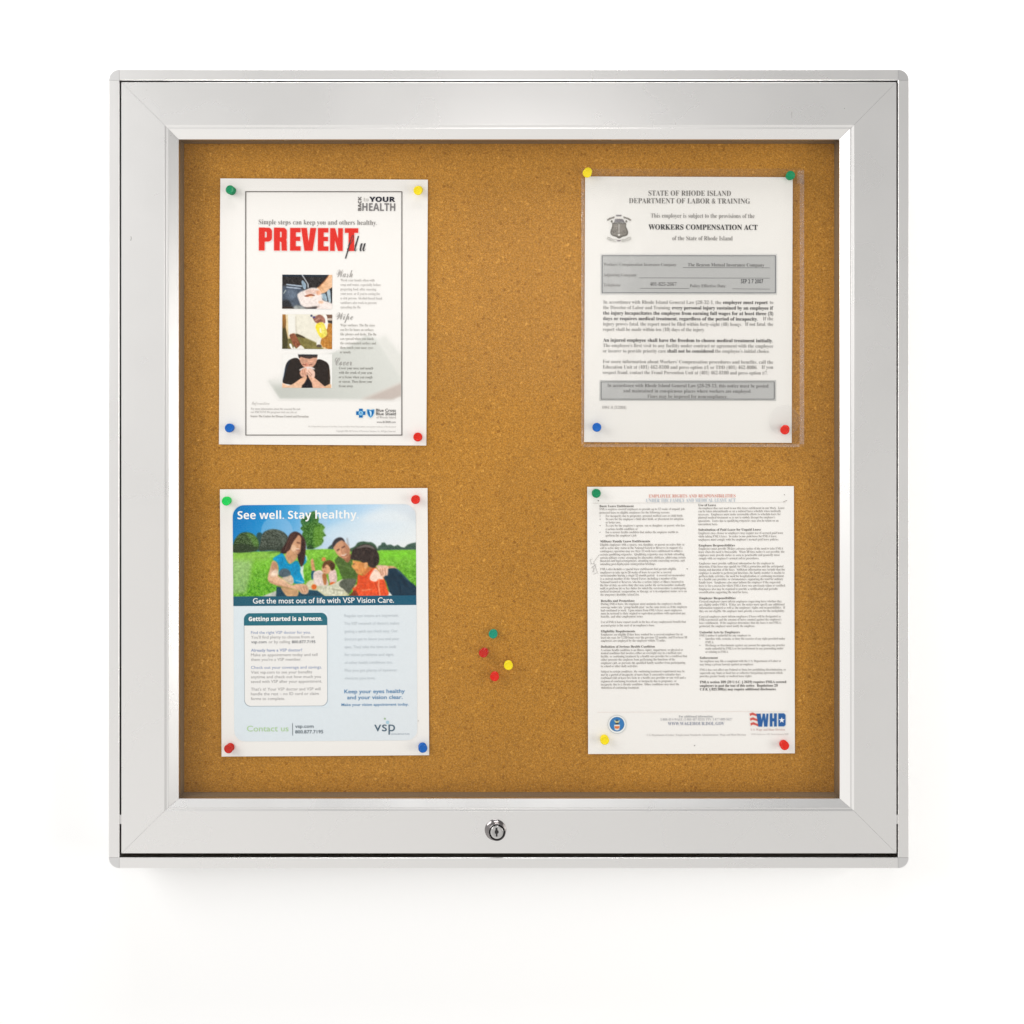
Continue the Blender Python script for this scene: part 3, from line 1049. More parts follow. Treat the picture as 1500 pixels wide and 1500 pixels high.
P_([(880, 404), (965, 404), (965, 434), (941, 434), (941, 548), (904, 548), (904, 434), (880, 434)])
S1.picture('headline', p, -0.00042)
t('flu', 505.5, 536, 379.4, 9, 'script', (70, 68, 70), part='script_word', res=6, top=344.8, lay=-0.00065)
t('Wash', 493.4, 517, 406.6, 9, 'script', (164, 160, 156), top=395.2, res=3, part='section_title#Wash')
t('Wipe', 492.4, 517.5, 473.2, 9, 'script', (164, 160, 156), top=458, res=3, part='section_title#Wipe')
t('Cover', 491, 516, 535.4, 9, 'script', (164, 160, 156), top=524, res=3, part='section_title#Cover')
LG = (176, 172, 168)
for i, (s, b) in enumerate((('Wash your hands often with', 549), ('soap and water, especially before', 558), ('preparing food, after sneezing', 551.5), ("your nose, or if you're caring for", 557), ('a sick person. Alcohol-based hand', 560), ('sanitizers also work to prevent', 552), ('spreading the flu.', 529))):
    t(s, 499.2, b, 412.4 + 6.58 * i, 3.6, 'serif', LG, part='paragraph#a')
for i, (s, b) in enumerate((('Wipe surfaces. The flu virus', 549.5), ('can live for hours on surfaces', 547.5), ('like phones and desks. The flu', 551.5), ('can spread when you touch', 547.5), ('the contaminated surface and', 551), ('then touch your nose, eyes', 547), ('or mouth.', 514.5))):
    t(s, 499 - 0.05 * i, b, 478.2 + 6.57 * i, 3.6, 'serif', (160, 157, 150), part='paragraph#b')
for i, (s, b) in enumerate((('Cover your nose and mouth', 547), ('with the crook of your arm', 545.3), ('or a tissue when you cough', 546), ('or sneeze. Then throw your', 545.5), ('tissue away.', 518))):
    t(s, 497 - 0.05 * i, b, 541 + 6.52 * i, 3.6, 'serif', (140, 138, 132), part='paragraph#c')
t('Information', 369, 395, 592.6, 4.6, 'script', (190, 186, 182))
t('For more information about the seasonal flu and', 368, 440, 600.2, 3.0, 'serif', (176, 172, 168))
t('our PREVENT flu program visit our site at', 367.6, 435, 604.9, 3.0, 'serif', (182, 178, 174))
t('Source: The Centers for Disease Control and Prevention', 367.4, 452.4, 611.0, 3.0, 'serifb', (160, 155, 150))
t('Blue Cross', 551.3, 580, 603.0, 4.4, 'sansm', (72, 70, 70), part='insurer_logo')
t('Blue Shield', 551.3, 580, 608.2, 4.4, 'sansm', (72, 70, 70), part='insurer_logo')
t('of Rhode Island', 551.6, 580, 612.8, 3.2, 'sans', (168, 165, 162), part='insurer_logo')
t('www.BCBSRI.com', 552, 580, 619.5, 3.0, 'sansm', (140, 136, 134), part='insurer_logo')
t('An independent licensee of the Blue Cross and Blue Shield Association, serving the residents of Rhode Island', 452, 580, 625.6, 2.4, 'sans', (196, 193, 189), part='fine_print')
t('Copyright 2006. All Portions of Prevention Solutions, Inc. All Rights Reserved.', 493, 580, 632.4, 2.4, 'sans', (182, 179, 176), part='fine_print')
p = Pic(520.5, 597, 550, 614, 4)
p.use(510, 590, 18.75)
B = (0, 98, 168)
p.poly([(305, 165), (408, 165), (408, 235), (480, 235), (480, 335), (408, 335), (408, 408), (305, 408), (305, 335), (228, 335), (228, 235), (305, 235)], B, 1, 0.25, False)
p.ell(355, 287, 64, 64, (150, 205, 240), 1, 0.25)
p.ell(355, 262, 17, 17, (60, 110, 150), 0.9, 0.25)
p.line([(310, 310), (355, 280), (400, 310)], 16, (60, 110, 150), 0.9, 0.25)
p.line([(325, 330), (385, 330)], 14, (90, 140, 180), 0.8, 0.25)
p.poly([(515, 180), (560, 175), (625, 195), (690, 175), (730, 180), (722, 290), (680, 370), (625, 415), (565, 370), (525, 290)], (96, 160, 205), 1, 0.25, False)
p.poly([(540, 205), (625, 212), (708, 205), (700, 285), (668, 350), (625, 390), (580, 350), (548, 285)], B, 1, 0.25, False)
p.poly([(585, 215), (640, 235), (650, 300), (630, 385), (610, 330), (600, 270)], (205, 232, 248), 1, 0.25)
S1.picture('insurer_emblem', p)
S1.flush()

# ------------------------------------------------------------------ workers compensation notice in its clear sleeve
S2 = Sheet('compensation_notice', 1008.0, 453.8, 303.6, 388.4, 0.22, 0.0012, 0.0007,
           'white state notice about workers compensation with grey form boxes, inside a clear sleeve', 'notice', 1.9)
G2 = (126, 122, 119)
t = lambda s, a, b, y, c=4.9, st='serif', col=(120, 116, 113), **k: S2.text(k.pop('part', 'body_text'), s, a, b, y, c, st, col, **k)
t('STATE OF RHODE ISLAND', 949.5, 1070, 287.2, 7.4, 'serif', (112, 109, 106), part='heading', res=3)
t('DEPARTMENT OF LABOR & TRAINING', 921, 1098, 298.3, 7.4, 'serif', (112, 109, 106), part='heading', res=3)
t('This employer is subject to the provisions of the', 953, 1104.5, 319.4, 6.2, 'serif', (140, 136, 133), part='heading')
t('WORKERS COMPENSATION ACT', 949.5, 1109, 336.6, 7.4, 'serifb', (46, 44, 46), part='heading', res=3)
t('of the State of Rhode Island', 984.5, 1072.5, 352.4, 6.2, 'serif', (138, 134, 131), part='heading')
p = Pic(884, 313, 929, 359, 3.4)
p.use(880, 305, 25.0)
K = (92, 86, 80)
p.poly([(420, 560), (480, 540), (560, 545), (660, 520), (780, 545), (860, 540), (920, 570), (915, 680), (960, 780), (995, 900), (960, 1000), (870, 1040), (790, 1060), (665, 1120), (545, 1060), (440, 1030), (370, 980), (345, 880), (375, 780), (410, 680)], (88, 84, 76), 1, 0.3)
p.poly([(450, 600), (880, 600), (880, 690), (925, 800), (945, 900), (910, 980), (800, 1000), (665, 1050), (540, 1000), (430, 980), (395, 880), (420, 790), (450, 690)], (140, 134, 126), 1, 0.5, tex=14, size=1.0)
for x in range(480, 880, 50):
    p.line([(x, 610), (x, 960)], 10, (112, 106, 98), 0.6, 0.3)
p.line([(662, 580), (662, 960)], 26, (205, 202, 196), 1, 0.3)
p.poly([(610, 985), (662, 955), (715, 985), (662, 1030)], (238, 236, 230), 1, 0.25, False)
for q in ((460, 860), (530, 855), (470, 905), (830, 850), (870, 900)):
    p.ell(q[0], q[1], 26, 24, (78, 72, 66), 0.9, 0.3)
p.line([(530, 800), (800, 800)], 16, (98, 92, 86), 0.6, 0.3)
p.line([(540, 930), (800, 930)], 20, (92, 86, 80), 0.6, 0.3)
p.poly([(510, 420), (600, 400), (780, 410), (840, 470), (860, 540), (680, 530), (490, 540), (500, 470)], (122, 118, 120), 1, 0.4, tex=20, size=1)
for x in (610, 710, 800):
    p.ell(x, 562, 18, 14, (225, 222, 218), 0.9, 0.25)
p.poly([(545, 260), (760, 260), (740, 310), (560, 310)], (118, 112, 116), 1, 0.4, False)
p.poly([(560, 350), (740, 350), (750, 395), (570, 395)], (238, 232, 226), 1, 0.4, False)
for s_ in (-1, 1):
    f = lambda q: [(660 + s_ * (x - 660), y) for x, y in q]
    p.poly(f([(500, 310), (420, 340), (310, 370), (215, 430), (240, 480), (310, 440), (400, 400), (490, 380)]), (120, 114, 108), 1, 0.3, False, tex=26, size=0.9)
    p.ell(660 + s_ * 265, 495, 34, 42, (96, 90, 82), 1, 0.3)
    p.line(f([(395, 540), (430, 570)]), 22, (110, 104, 96), 0.9, 0.3)
    p.poly(f([(240, 1070), (330, 1090), (420, 1150), (520, 1160), (590, 1180), (560, 1240), (430, 1215), (320, 1195), (210, 1130)]), (200, 197, 192), 1, 0.3, False, tex=34, size=1.1)
    p.line(f([(235, 1065), (330, 1095), (430, 1145), (600, 1170)]), 14, (150, 146, 140), 0.9, 0.25)
    p.line(f([(210, 1130), (330, 1195), (560, 1245)]), 14, (150, 146, 140), 0.9, 0.25)
p.poly([(590, 1180), (730, 1180), (720, 1230), (600, 1230)], (118, 108, 112), 1, 0.4, False)
S2.picture('state_crest', p)
BX = (188, 188, 187)
S2.box('form_box', 881.8, 375.0, 1135.2, 429.4, BX)
S2.frame('form_box', 881.8, 375.0, 1135.2, 429.4, 1.1, (104, 108, 114))
S2.frame('form_box', 879.9, 372.9, 1137.0, 431.4, 0.5, (190, 192, 194))
t("Workers' Compensation Insurance Company:", 884, 991, 389.8, 4.4, 'serif', (116, 113, 110), part='form_text')
t('The Beacon Mutual Insurance Company', 1007, 1119, 390.6, 4.9, 'serif', (84, 82, 80), part='form_text')
t('Adjusting Company:', 884, 933, 405.2, 4.4, 'serif', (116, 113, 110), part='form_text')
t('Telephone:', 884, 909.5, 419.9, 4.4, 'serif', (122, 118, 115), part='form_text')
t('401-825-2667', 951.5, 990.5, 418.9, 4.9, 'serif', (84, 82, 80), part='form_text')
t('Policy Effective Date:', 1010, 1063, 421.2, 4.4, 'serif', (100, 97, 95), part='form_text')
t('SEP 2 7 2007', 1084.6, 1117.5, 415.2, 6.0, 'sansm', (66, 66, 70), part='date_stamp')
for x0, x1, y in ((1000, 1127, 392.3), (936, 1127, 407.4), (937, 1009, 422.6), (1072, 1127, 423.4)):
    S2.bar('form_box', x0, y, x1, y + 0.4, 0.7, (120, 120, 120))
BD = dict(st='serifb', col=(74, 71, 70))
L2 = (140, 136, 133)
ys = (445.0, 453.0, 461.0, 469.0, 477.0, 484.9)
t('In accordance with Rhode Island General Law §28-32-1, the', 883.5, 1056, ys[0], col=L2, part='paragraph#a'); t('employer must report', 1058.5, 1124, ys[0] + 0.4, **BD, part='paragraph#a'); t('to', 1127, 1132, ys[0] + 0.5, col=L2, part='paragraph#a')
t('the Director of Labor and Training', 883.3, 981, ys[1], col=L2, part='paragraph#a'); t('every personal injury sustained by an employee if', 984, 1132, ys[1] + 0.3, **BD, part='paragraph#a')
t('the injury incapacitates the employee from earning full wages for at least three (3)', 883.2, 1132, ys[2], **BD, part='paragraph#a')
t('days or requires medical treatment, regardless of the period of incapacity.', 883.2, 1109.5, ys[3], **BD, part='paragraph#a'); t('If the', 1117, 1132, ys[3] + 0.4, col=L2, part='paragraph#a')
t('injury proves fatal, the report must be filed within forty-eight (48) hours.', 883, 1086, ys[4], col=L2, part='paragraph#a'); t('If not fatal, the', 1091, 1132, ys[4] + 0.4, col=L2, part='paragraph#a')
t('report shall be made within ten (10) days of the injury.', 883, 1032, ys[5], col=L2, part='paragraph#a')
ys = (500.6, 508.5, 516.4)
t('An injured employee shall have the freedom to choose medical treatment initially.', 883.2, 1131.5, ys[0], **BD, part='paragraph#b')
t("The employee's first visit to any facility under contract or agreement with the employee", 883, 1132, ys[1], col=L2, part='paragraph#b')
t('or insurer to provide priority care', 883, 975, ys[2], col=L2, part='paragraph#b'); t('shall not be considered', 977, 1045, ys[2] + 0.2, **BD, part='paragraph#b'); t("the employee's initial choice.", 1047, 1127, ys[2] + 0.4, col=L2, part='paragraph#b')
ys = (532.0, 540.0, 547.9)
t("For more information about Workers' Compensation procedures and benefits, call the", 882.8, 1132, ys[0], col=L2, part='paragraph#c')
t('Education Unit at (401) 462-8100 and press option #1 or TDD (401) 462-8006.', 882.8, 1109, ys[1], col=L2, part='paragraph#c'); t('If you', 1115, 1132, ys[1] + 0.3, col=L2, part='paragraph#c')
t('suspect fraud, contact the Fraud Prevention Unit at (401) 462-8100 and press option #7.', 882.6, 1124, ys[2], col=L2, part='paragraph#c')
S2.box('warning_box', 880.4, 559.4, 1133.6, 584.8, BX)
S2.frame('warning_box', 880.4, 559.4, 1133.6, 584.8, 1.1, (104, 108, 110))
S2.frame('warning_box', 878.6, 557.6, 1135.6, 586.6, 0.6, (160, 163, 164))
t('In accordance with Rhode Island General Law §28-29-13, this notice must be posted', 889.5, 1125, 567.0, col=(100, 97, 95), part='warning_text')
t('and maintained in conspicuous places where workers are employed.', 913, 1100, 574.9, col=(100, 97, 95), part='warning_text')
t('Fines may be imposed for noncompliance.', 948, 1065, 582.9, col=(110, 107, 104), part='warning_text')
t('DWC-8 (3/2004)', 882, 917, 598.8, 4.2, col=(172, 168, 165), part='form_number')
S2.shape('speck', [(1080.6, 478), (1081.6, 478), (1081.8, 479.6), (1080.8, 479.4)], (60, 58, 56), -0.00055)
S2.flush()

# ------------------------------------------------------------------ eye care poster
S3 = Sheet('eye_care_poster', 475.8, 911.1, 303.6, 390.8, -0.36, 0.0007, 0.0011,
           'pale blue eye care poster with a family picnic photo', 'poster', 3.1)
p = Pic(343.2, 880, 611, 1084.5, 0.9)
p.poly([(330, 870), (620, 870), (620, 1095), (330, 1095)], (222, 232, 238), 1, 0, False, to=(1, 0.3, (225, 231, 235)))
p.round_corners(16, ('lb', 'rb'))
p.grain(1.2, 3, 9)
S3.picture('blue_panel', p, -0.0003)
p = Pic(341.9, 739.0, 609.6, 886.6, 1.75, (110, 175, 225))
X, Y = p.X, p.Y
u = np.clip((X - 342) / 267, 0, 1)
v = np.clip((Y - 739) / 70, 0, 1)
xs = [0, 0.2, 0.4, 0.55, 0.75, 1.0]
top = np.stack([np.interp(u, xs, c) for c in ((0, 22, 95, 140, 185, 212), (116, 138, 172, 196, 215, 226), (186, 204, 222, 233, 240, 238))], -1)
botc = np.stack([np.interp(u, xs, c) for c in ((18, 60, 165, 215, 232, 238), (128, 158, 200, 226, 236, 238), (196, 212, 232, 238, 238, 234))], -1)
p.im = top * (1 - v[..., None]) + botc * v[..., None]
A = lambda: p.use(335, 730, 9.372)
Bv = lambda: p.use(470, 730, 9.372)
Bv()
p.poly([(0, 420), (300, 330), (600, 200), (900, 90), (1320, 80), (1320, 620), (600, 600), (200, 560), (0, 600)], (232, 238, 240), 0.38, 4, False)
p.poly([(560, 300), (900, 150), (1300, 200), (1300, 300), (800, 330)], (240, 240, 238), 0.4, 4)
p.poly([(850, 90), (1320, 90), (1320, 330), (1100, 200)], (212, 222, 230), 0.7, 4)
A()
p.ell(668, 450, 218, 215, (165, 198, 232), 0.45, 0.8)
p.poly([(985, 80), (1360, 80), (1360, 720), (985, 720)], (200, 214, 232), 0.22, 0.6, False)
# meadow
p.poly([(40, 728), (700, 712), (1060, 700), (1420, 690), (2700, 705), (2700, 1500), (40, 1500)], (132, 196, 62), 1, 0.5, False, to=(0, 1, (84, 158, 30)), tex=16, size=2.6, seed=4)
g = p.noise(1.7, 21) - 0.5
m = np.clip((Y - 812) / 45, 0, 1)
g2 = p.noise(0.75, 22) - 0.5
g3 = p.noise(5.5, 23) - 0.5
p.im += ((g * 34 + g2 * 34 + g3 * 18) * m)[..., None] * np.array([1.0, 1.0, 0.55])
p.im -= (np.clip(-g - 0.18, 0, 1) * 80 * m)[..., None] * np.array([0.8, 0.7, 0.3])
p.poly([(40, 735), (700, 722), (700, 800), (350, 850), (60, 860)], (150, 190, 90), 0.5, 2.5, False)
p.poly([(60, 830), (330, 850), (300, 1050), (240, 1300), (60, 1300)], (176, 196, 160), 0.55, 3, False, tex=14, size=2)
p.line([(540, 745), (720, 725)], 14, (60, 100, 30), 0.7, 0.6)
Bv()
p.poly([(790, 715), (1310, 712), (1310, 850), (810, 830)], (120, 202, 46), 0.7, 3, False)
# trees
p.poly([(100, 690), (130, 650), (160, 640), (200, 690)], (60, 88, 76), 1, 0.6)
p.poly([(410, 690), (470, 660), (510, 610), (580, 592), (640, 600), (700, 605), (750, 640), (780, 690), (790, 720), (420, 730)], (62, 88, 66), 1, 0.7, tex=10, size=2)
p.poly([(780, 712), (790, 660), (830, 640), (840, 610), (880, 608), (910, 645), (960, 635), (1010, 660), (1060, 640), (1100, 670), (1150, 680), (1190, 640), (1250, 620), (1310, 610), (1310, 708)], (64, 90, 76), 1, 0.7, False, tex=12, size=2)
p.line([(365, 545), (372, 600), (385, 650)], 26, (170, 172, 176), 0.8, 0.6)
A()
p.poly([(400, 690), (390, 500), (430, 460), (470, 500), (480, 690)], (40, 76, 76), 1, 0.8)
p.poly([(70, 728), (75, 600), (110, 530), (170, 470), (250, 455), (330, 475), (390, 530), (420, 610), (410, 690), (330, 722)], (62, 84, 46), 1, 0.6, tex=34, size=1.3)
p.poly([(250, 470), (340, 490), (400, 550), (415, 640), (360, 640), (310, 560)], (98, 142, 62), 0.75, 1.2, tex=34, size=1.2)
p.poly([(80, 725), (90, 640), (200, 610), (350, 660), (400, 715)], (42, 54, 36), 0.75, 1.2)
p.poly([(430, 712), (440, 600), (470, 480), (540, 430), (620, 415), (700, 430), (770, 465), (820, 530), (830, 640), (760, 720), (580, 705)], (74, 82, 70), 1, 0.7, tex=26, size=1.6)
p.poly([(430, 712), (460, 650), (600, 660), (740, 640), (760, 718)], (44, 54, 42), 0.6, 1.2)
p.poly([(1010, 270), (1080, 240), (1130, 190), (1185, 170), (1215, 230), (1245, 270), (1235, 330), (1290, 350), (1330, 400), (1290, 440), (1345, 510), (1290, 530), (1310, 580), (1270, 640), (1170, 690), (1080, 690), (1060, 600), (1010, 500), (1030, 450), (990, 410), (1020, 370), (995, 320)], (64, 112, 40), 1, 0.6, False, tex=36, size=1.6, seed=8)
p.poly([(1020, 270), (1150, 200), (1200, 250), (1120, 330), (1020, 360)], (44, 104, 66), 0.6, 1.5, tex=20, size=2)
p.poly([(1180, 400), (1300, 380), (1310, 450), (1280, 620), (1180, 650)], (118, 170, 54), 0.6, 1.6, tex=30, size=1.5)
p.poly([(1080, 690), (1100, 640), (1140, 640), (1170, 690)], (30, 60, 26), 0.7, 0.8)
p.poly([(440, 1345), (660, 1258), (660, 1345)], (196, 198, 188), 1, 0.6, False)
# picnic cloth and the small child lying on it
p.poly([(1065, 1200), (1100, 1130), (1180, 1120), (1340, 1190), (1500, 1210), (1620, 1260), (1620, 1345), (1200, 1345)], (206, 202, 164), 1, 0.7, tex=12, size=3)
p.poly([(1130, 850), (1160, 825), (1180, 920), (1190, 1000), (1150, 1000), (1135, 930)], (216, 156, 110), 1, 0.4)
p.poly([(1140, 1000), (1190, 1000), (1180, 1080), (1140, 1110)], (36, 86, 110), 1, 0.5)
p.poly([(1285, 815), (1325, 808), (1335, 850), (1290, 860)], (232, 138, 78), 1, 0.5)
p.poly([(1175, 1010), (1270, 985), (1330, 1060), (1370, 1190), (1200, 1190), (1165, 1120)], (224, 204, 196), 1, 0.6, tex=8, size=2)
p.ell(1172, 1212, 36, 38, (222, 104, 38), 1, 0.5)
Bv()
p.poly([(110, 1000), (190, 970), (220, 1040), (215, 1150), (130, 1170), (110, 1080)], (226, 196, 188), 1, 0.6)
p.ell(75, 968, 60, 72, (222, 166, 124), 1, 0.5)
p.poly([(25, 920), (50, 870), (110, 845), (160, 860), (197, 910), (185, 965), (150, 990), (120, 935), (80, 905), (35, 960)], (112, 70, 36), 1, 0.4)
p.poly([(130, 880), (190, 900), (185, 965), (150, 985), (130, 930)], (60, 38, 24), 0.7, 0.6)
p.line([(45, 945), (75, 950)], 12, (90, 50, 36), 0.7, 0.4)
p.line([(40, 995), (70, 1000)], 12, (170, 70, 60), 0.7, 0.4)
p.poly([(20, 1050), (55, 1030), (80, 1060), (75, 1170), (45, 1180)], (180, 112, 62), 1, 0.5)
p.ell(168, 1172, 48, 26, (226, 100, 42), 1, 0.4)
p.poly([(0, 1200), (120, 1190), (250, 1130), (320, 1100), (300, 1180), (345, 1270), (270, 1320), (120, 1335), (0, 1270)], (210, 208, 184), 1, 0.7, tex=16, size=3)
p.line([(140, 1240), (320, 1270)], 14, (150, 146, 120), 0.7, 0.5)
# man
p.poly([(255, 790), (205, 835), (195, 870), (240, 950), (280, 1060), (320, 1115), (500, 1115), (530, 1030), (430, 930), (440, 860), (420, 800), (360, 830)], (78, 106, 46), 1, 0.5, tex=8, size=3)
p.line([(230, 900), (420, 960)], 20, (112, 140, 72), 0.6, 0.7)
p.line([(270, 1010), (470, 1050)], 18, (60, 84, 34), 0.6, 0.7)
p.poly([(250, 1190), (310, 1110), (480, 1110), (470, 1190), (420, 1260), (380, 1310), (320, 1250)], (92, 96, 82), 1, 0.6, tex=10, size=3)
p.poly([(300, 800), (400, 760), (425, 800), (375, 880), (330, 850)], (158, 102, 72), 1, 0.5)
p.poly([(175, 660), (230, 600), (300, 565), (350, 620), (395, 680), (402, 750), (365, 810), (310, 822), (250, 790), (210, 740)], (208, 152, 116), 1, 0.4)
p.poly([(300, 570), (350, 620), (395, 680), (402, 750), (370, 800), (340, 720), (320, 640)], (168, 112, 82), 0.6, 1)
p.poly([(155, 640), (190, 570), (250, 535), (305, 545), (335, 600), (290, 575), (225, 610), (178, 668)], (54, 50, 54), 1, 0.4)
p.line([(222, 715), (262, 695)], 18, (72, 42, 34), 0.85, 0.4)
p.line([(290, 680), (335, 655)], 18, (72, 42, 34), 0.85, 0.4)
p.line([(285, 780), (325, 782), (355, 760)], 16, (238, 220, 205), 0.85, 0.4)
p.line([(275, 795), (330, 803), (365, 775)], 10, (140, 70, 56), 0.7, 0.4)
p.line([(290, 705), (285, 745), (300, 750)], 12, (160, 96, 70), 0.7, 0.5)
p.poly([(900, 935), (1000, 935), (1045, 975), (960, 990)], (218, 164, 122), 1, 0.5)
p.poly([(900, 1000), (930, 968), (1030, 965), (1110, 1030), (1200, 1125), (1310, 1225), (1310, 1345), (980, 1345), (930, 1250), (895, 1150), (860, 1090)], (24, 52, 70), 1, 0.5, tex=5, size=4)
p.line([(1040, 975), (1120, 1050), (1210, 1140)], 24, (70, 104, 120), 0.55, 0.8)
p.poly([(905, 1345), (910, 1270), (950, 1300), (985, 1345)], (236, 234, 226), 1, 0.5, False)
# boy
p.poly([(560, 1040), (650, 940), (740, 940), (720, 990), (590, 1070)], (200, 116, 58), 1, 0.5)
p.poly([(735, 955), (590, 1062), (515, 1040), (495, 1180), (440, 1230), (440, 1260), (500, 1345), (900, 1345), (905, 1220), (865, 1100), (800, 1000)], (232, 84, 40), 1, 0.5, tex=8, size=4)
p.poly([(740, 968), (800, 1005), (862, 1110), (800, 1110), (745, 1145), (668, 1100)], (250, 218, 198), 1, 0.6)
p.line([(800, 1110), (790, 1200), (810, 1345)], 18, (250, 170, 130), 0.8, 0.6)
p.line([(745, 1150), (780, 1250), (790, 1345)], 16, (176, 50, 22), 0.6, 0.6)
p.line([(560, 1265), (700, 1250)], 10, (250, 190, 150), 0.8, 0.4)
p.line([(700, 980), (620, 1080), (560, 1100)], 14, (180, 52, 24), 0.6, 0.6)
p.line([(490, 1190), (455, 1225)], 20, (240, 180, 150), 0.8, 0.5)
p.poly([(400, 1320), (470, 1260), (510, 1345), (390, 1345)], (120, 50, 28), 0.9, 0.6)
p.poly([(445, 850), (560, 870), (640, 870), (655, 930), (600, 1000), (560, 1042), (500, 1033), (470, 985), (425, 935), (442, 895)], (226, 156, 88), 1, 0.5, to=(1, 0, (214, 136, 70)))
p.poly([(600, 890), (640, 885), (640, 945), (600, 960)], (236, 172, 112), 1, 0.5)
p.line([(440, 905), (475, 900)], 14, (70, 40, 24), 0.8, 0.4)
p.line([(475, 980), (510, 985)], 12, (170, 80, 50), 0.8, 0.4)
p.poly([(412, 830), (420, 770), (440, 715), (500, 668), (600, 632), (700, 648), (770, 715), (803, 800), (795, 890), (735, 955), (660, 930), (640, 880), (585, 885), (540, 862), (470, 850)], (52, 40, 36), 1, 0.5, tex=8, size=2)
p.poly([(480, 690), (600, 640), (700, 655), (740, 700), (620, 670)], (140, 132, 126), 0.65, 0.8)
p.poly([(760, 930), (850, 920), (920, 940), (918, 1055), (890, 1060), (860, 1085), (830, 1075), (810, 1010)], (236, 192, 166), 1, 0.5)
for q in ([(850, 960), (855, 1060)], [(880, 950), (890, 1055)], [(815, 970), (835, 1060)]):
    p.line(q, 12, (160, 92, 66), 0.7, 0.4)
# woman
A()
p.poly([(1005, 775), (1050, 765), (1075, 830), (1062, 880), (1010, 920), (1000, 830)], (22, 138, 178), 1, 0.4)
p.line([(1035, 762), (1075, 800), (1070, 850)], 14, (220, 235, 235), 0.8, 0.5)
p.poly([(985, 930), (1030, 920), (1025, 1000), (1035, 1110), (1000, 1080), (980, 1000)], (220, 226, 235), 0.9, 0.6)
p.poly([(905, 452), (835, 500), (795, 600), (735, 690), (715, 755), (790, 750), (870, 740), (940, 770), (960, 850), (1000, 935), (1040, 860), (1060, 720), (1062, 600), (1030, 525), (975, 470)], (64, 38, 32), 1, 0.4, tex=8, size=2)
p.poly([(845, 690), (795, 745), (780, 800), (830, 885), (870, 885), (935, 820), (945, 760), (880, 720)], (198, 148, 108), 1, 0.5)
p.poly([(930, 530), (885, 600), (850, 680), (880, 730), (945, 762), (985, 740), (1008, 680), (1012, 600), (992, 520), (955, 500)], (216, 168, 130), 1, 0.4, to=(1, 0, (196, 140, 104)))
p.poly([(870, 640), (920, 640), (940, 700), (900, 725), (862, 690)], (236, 196, 160), 0.7, 0.8)
p.line([(940, 600), (985, 612)], 16, (88, 54, 40), 0.85, 0.4)
p.line([(930, 690), (975, 690)], 14, (236, 220, 205), 0.85, 0.4)
p.line([(925, 702), (975, 705)], 9, (150, 80, 70), 0.8, 0.4)
p.poly([(870, 500), (930, 480), (950, 510), (880, 600), (850, 680), (815, 720), (800, 640)], (72, 44, 36), 1, 0.5)
p.poly([(1005, 560), (1040, 580), (1045, 720), (1000, 860), (960, 820), (990, 720)], (52, 30, 26), 0.95, 0.5)
p.poly([(750, 755), (830, 895), (935, 850), (985, 930), (985, 1010), (1015, 1080), (1035, 1160), (900, 1160), (850, 1060), (800, 990), (690, 1040), (690, 950), (660, 870), (610, 825), (690, 768)], (0, 146, 196), 1, 0.4, tex=6, size=3)
p.line([(760, 800), (830, 920), (960, 860)], 14, (0, 112, 160), 0.6, 0.6)
p.line([(920, 1120), (1030, 1150)], 16, (190, 220, 235), 0.7, 0.6)
p.poly([(660, 1200), (720, 1215), (815, 1345), (650, 1345)], (28, 66, 86), 1, 0.5, False)
p.poly([(930, 1345), (960, 1270), (1040, 1300), (1100, 1250), (1220, 1265), (1330, 1345)], (28, 70, 90), 1, 0.6, False)
p.poly([(720, 1215), (860, 1235), (955, 1255), (935, 1345), (810, 1345)], (204, 160, 116), 1, 0.5)
p.poly([(738, 1075), (850, 1042), (895, 1120), (870, 1180), (760, 1115)], (204, 186, 164), 1, 0.5)
p.poly([(688, 1040), (710, 978), (770, 955), (830, 980), (852, 1045), (740, 1078)], (80, 98, 108), 1, 0.5, tex=8, size=2)
p.poly([(612, 852), (590, 900), (562, 980), (540, 1080), (560, 1142), (680, 1192), (850, 1232), (950, 1255), (1000, 1300), (1050, 1312), (1092, 1290), (1092, 1222), (1042, 1172), (935, 1170), (860, 1182), (760, 1112), (682, 1052), (680, 980), (668, 885)], (222, 176, 142), 1, 0.4)
p.poly([(615, 860), (665, 885), (680, 985), (600, 980), (590, 900)], (188, 136, 102), 0.8, 0.9)
p.poly([(590, 1000), (660, 970), (690, 1030), (640, 1060), (580, 1060)], (250, 228, 208), 0.8, 0.9)
p.line([(560, 1130), (690, 1190), (860, 1230)], 20, (176, 124, 90), 0.6, 0.8)
for q in ([(985, 1210), (1020, 1290)], [(1025, 1200), (1055, 1290)], [(1060, 1200), (1080, 1270)]):
    p.line(q, 10, (150, 96, 70), 0.7, 0.4)
for q, c, w_ in (([(880, 480), (830, 580), (770, 720)], (112, 72, 56), 14), ([(920, 470), (880, 540), (850, 640)], (100, 62, 48), 12), ([(800, 600), (760, 700), (745, 745)], (30, 16, 14), 12),
                ([(1000, 500), (1045, 620), (1040, 740)], (96, 60, 48), 10), ([(1010, 760), (1000, 860), (995, 920)], (90, 56, 46), 9), ([(975, 700), (965, 800), (985, 890)], (28, 14, 14), 10)):
    p.line(q, w_, c, 0.55, 0.5)
p.ell(900, 690, 26, 20, (244, 208, 176), 0.5, 1.0)
p.ell(975, 650, 14, 20, (232, 186, 150), 0.6, 0.6)
for q in ([(700, 800), (720, 930)], [(880, 900), (900, 1050)], [(940, 880), (960, 1080)]):
    p.line(q, 16, (0, 116, 166), 0.5, 0.9)
for q in ([(650, 1080), (760, 1130), (860, 1170)],):
    p.line(q, 24, (244, 208, 178), 0.55, 0.9)
Bv()
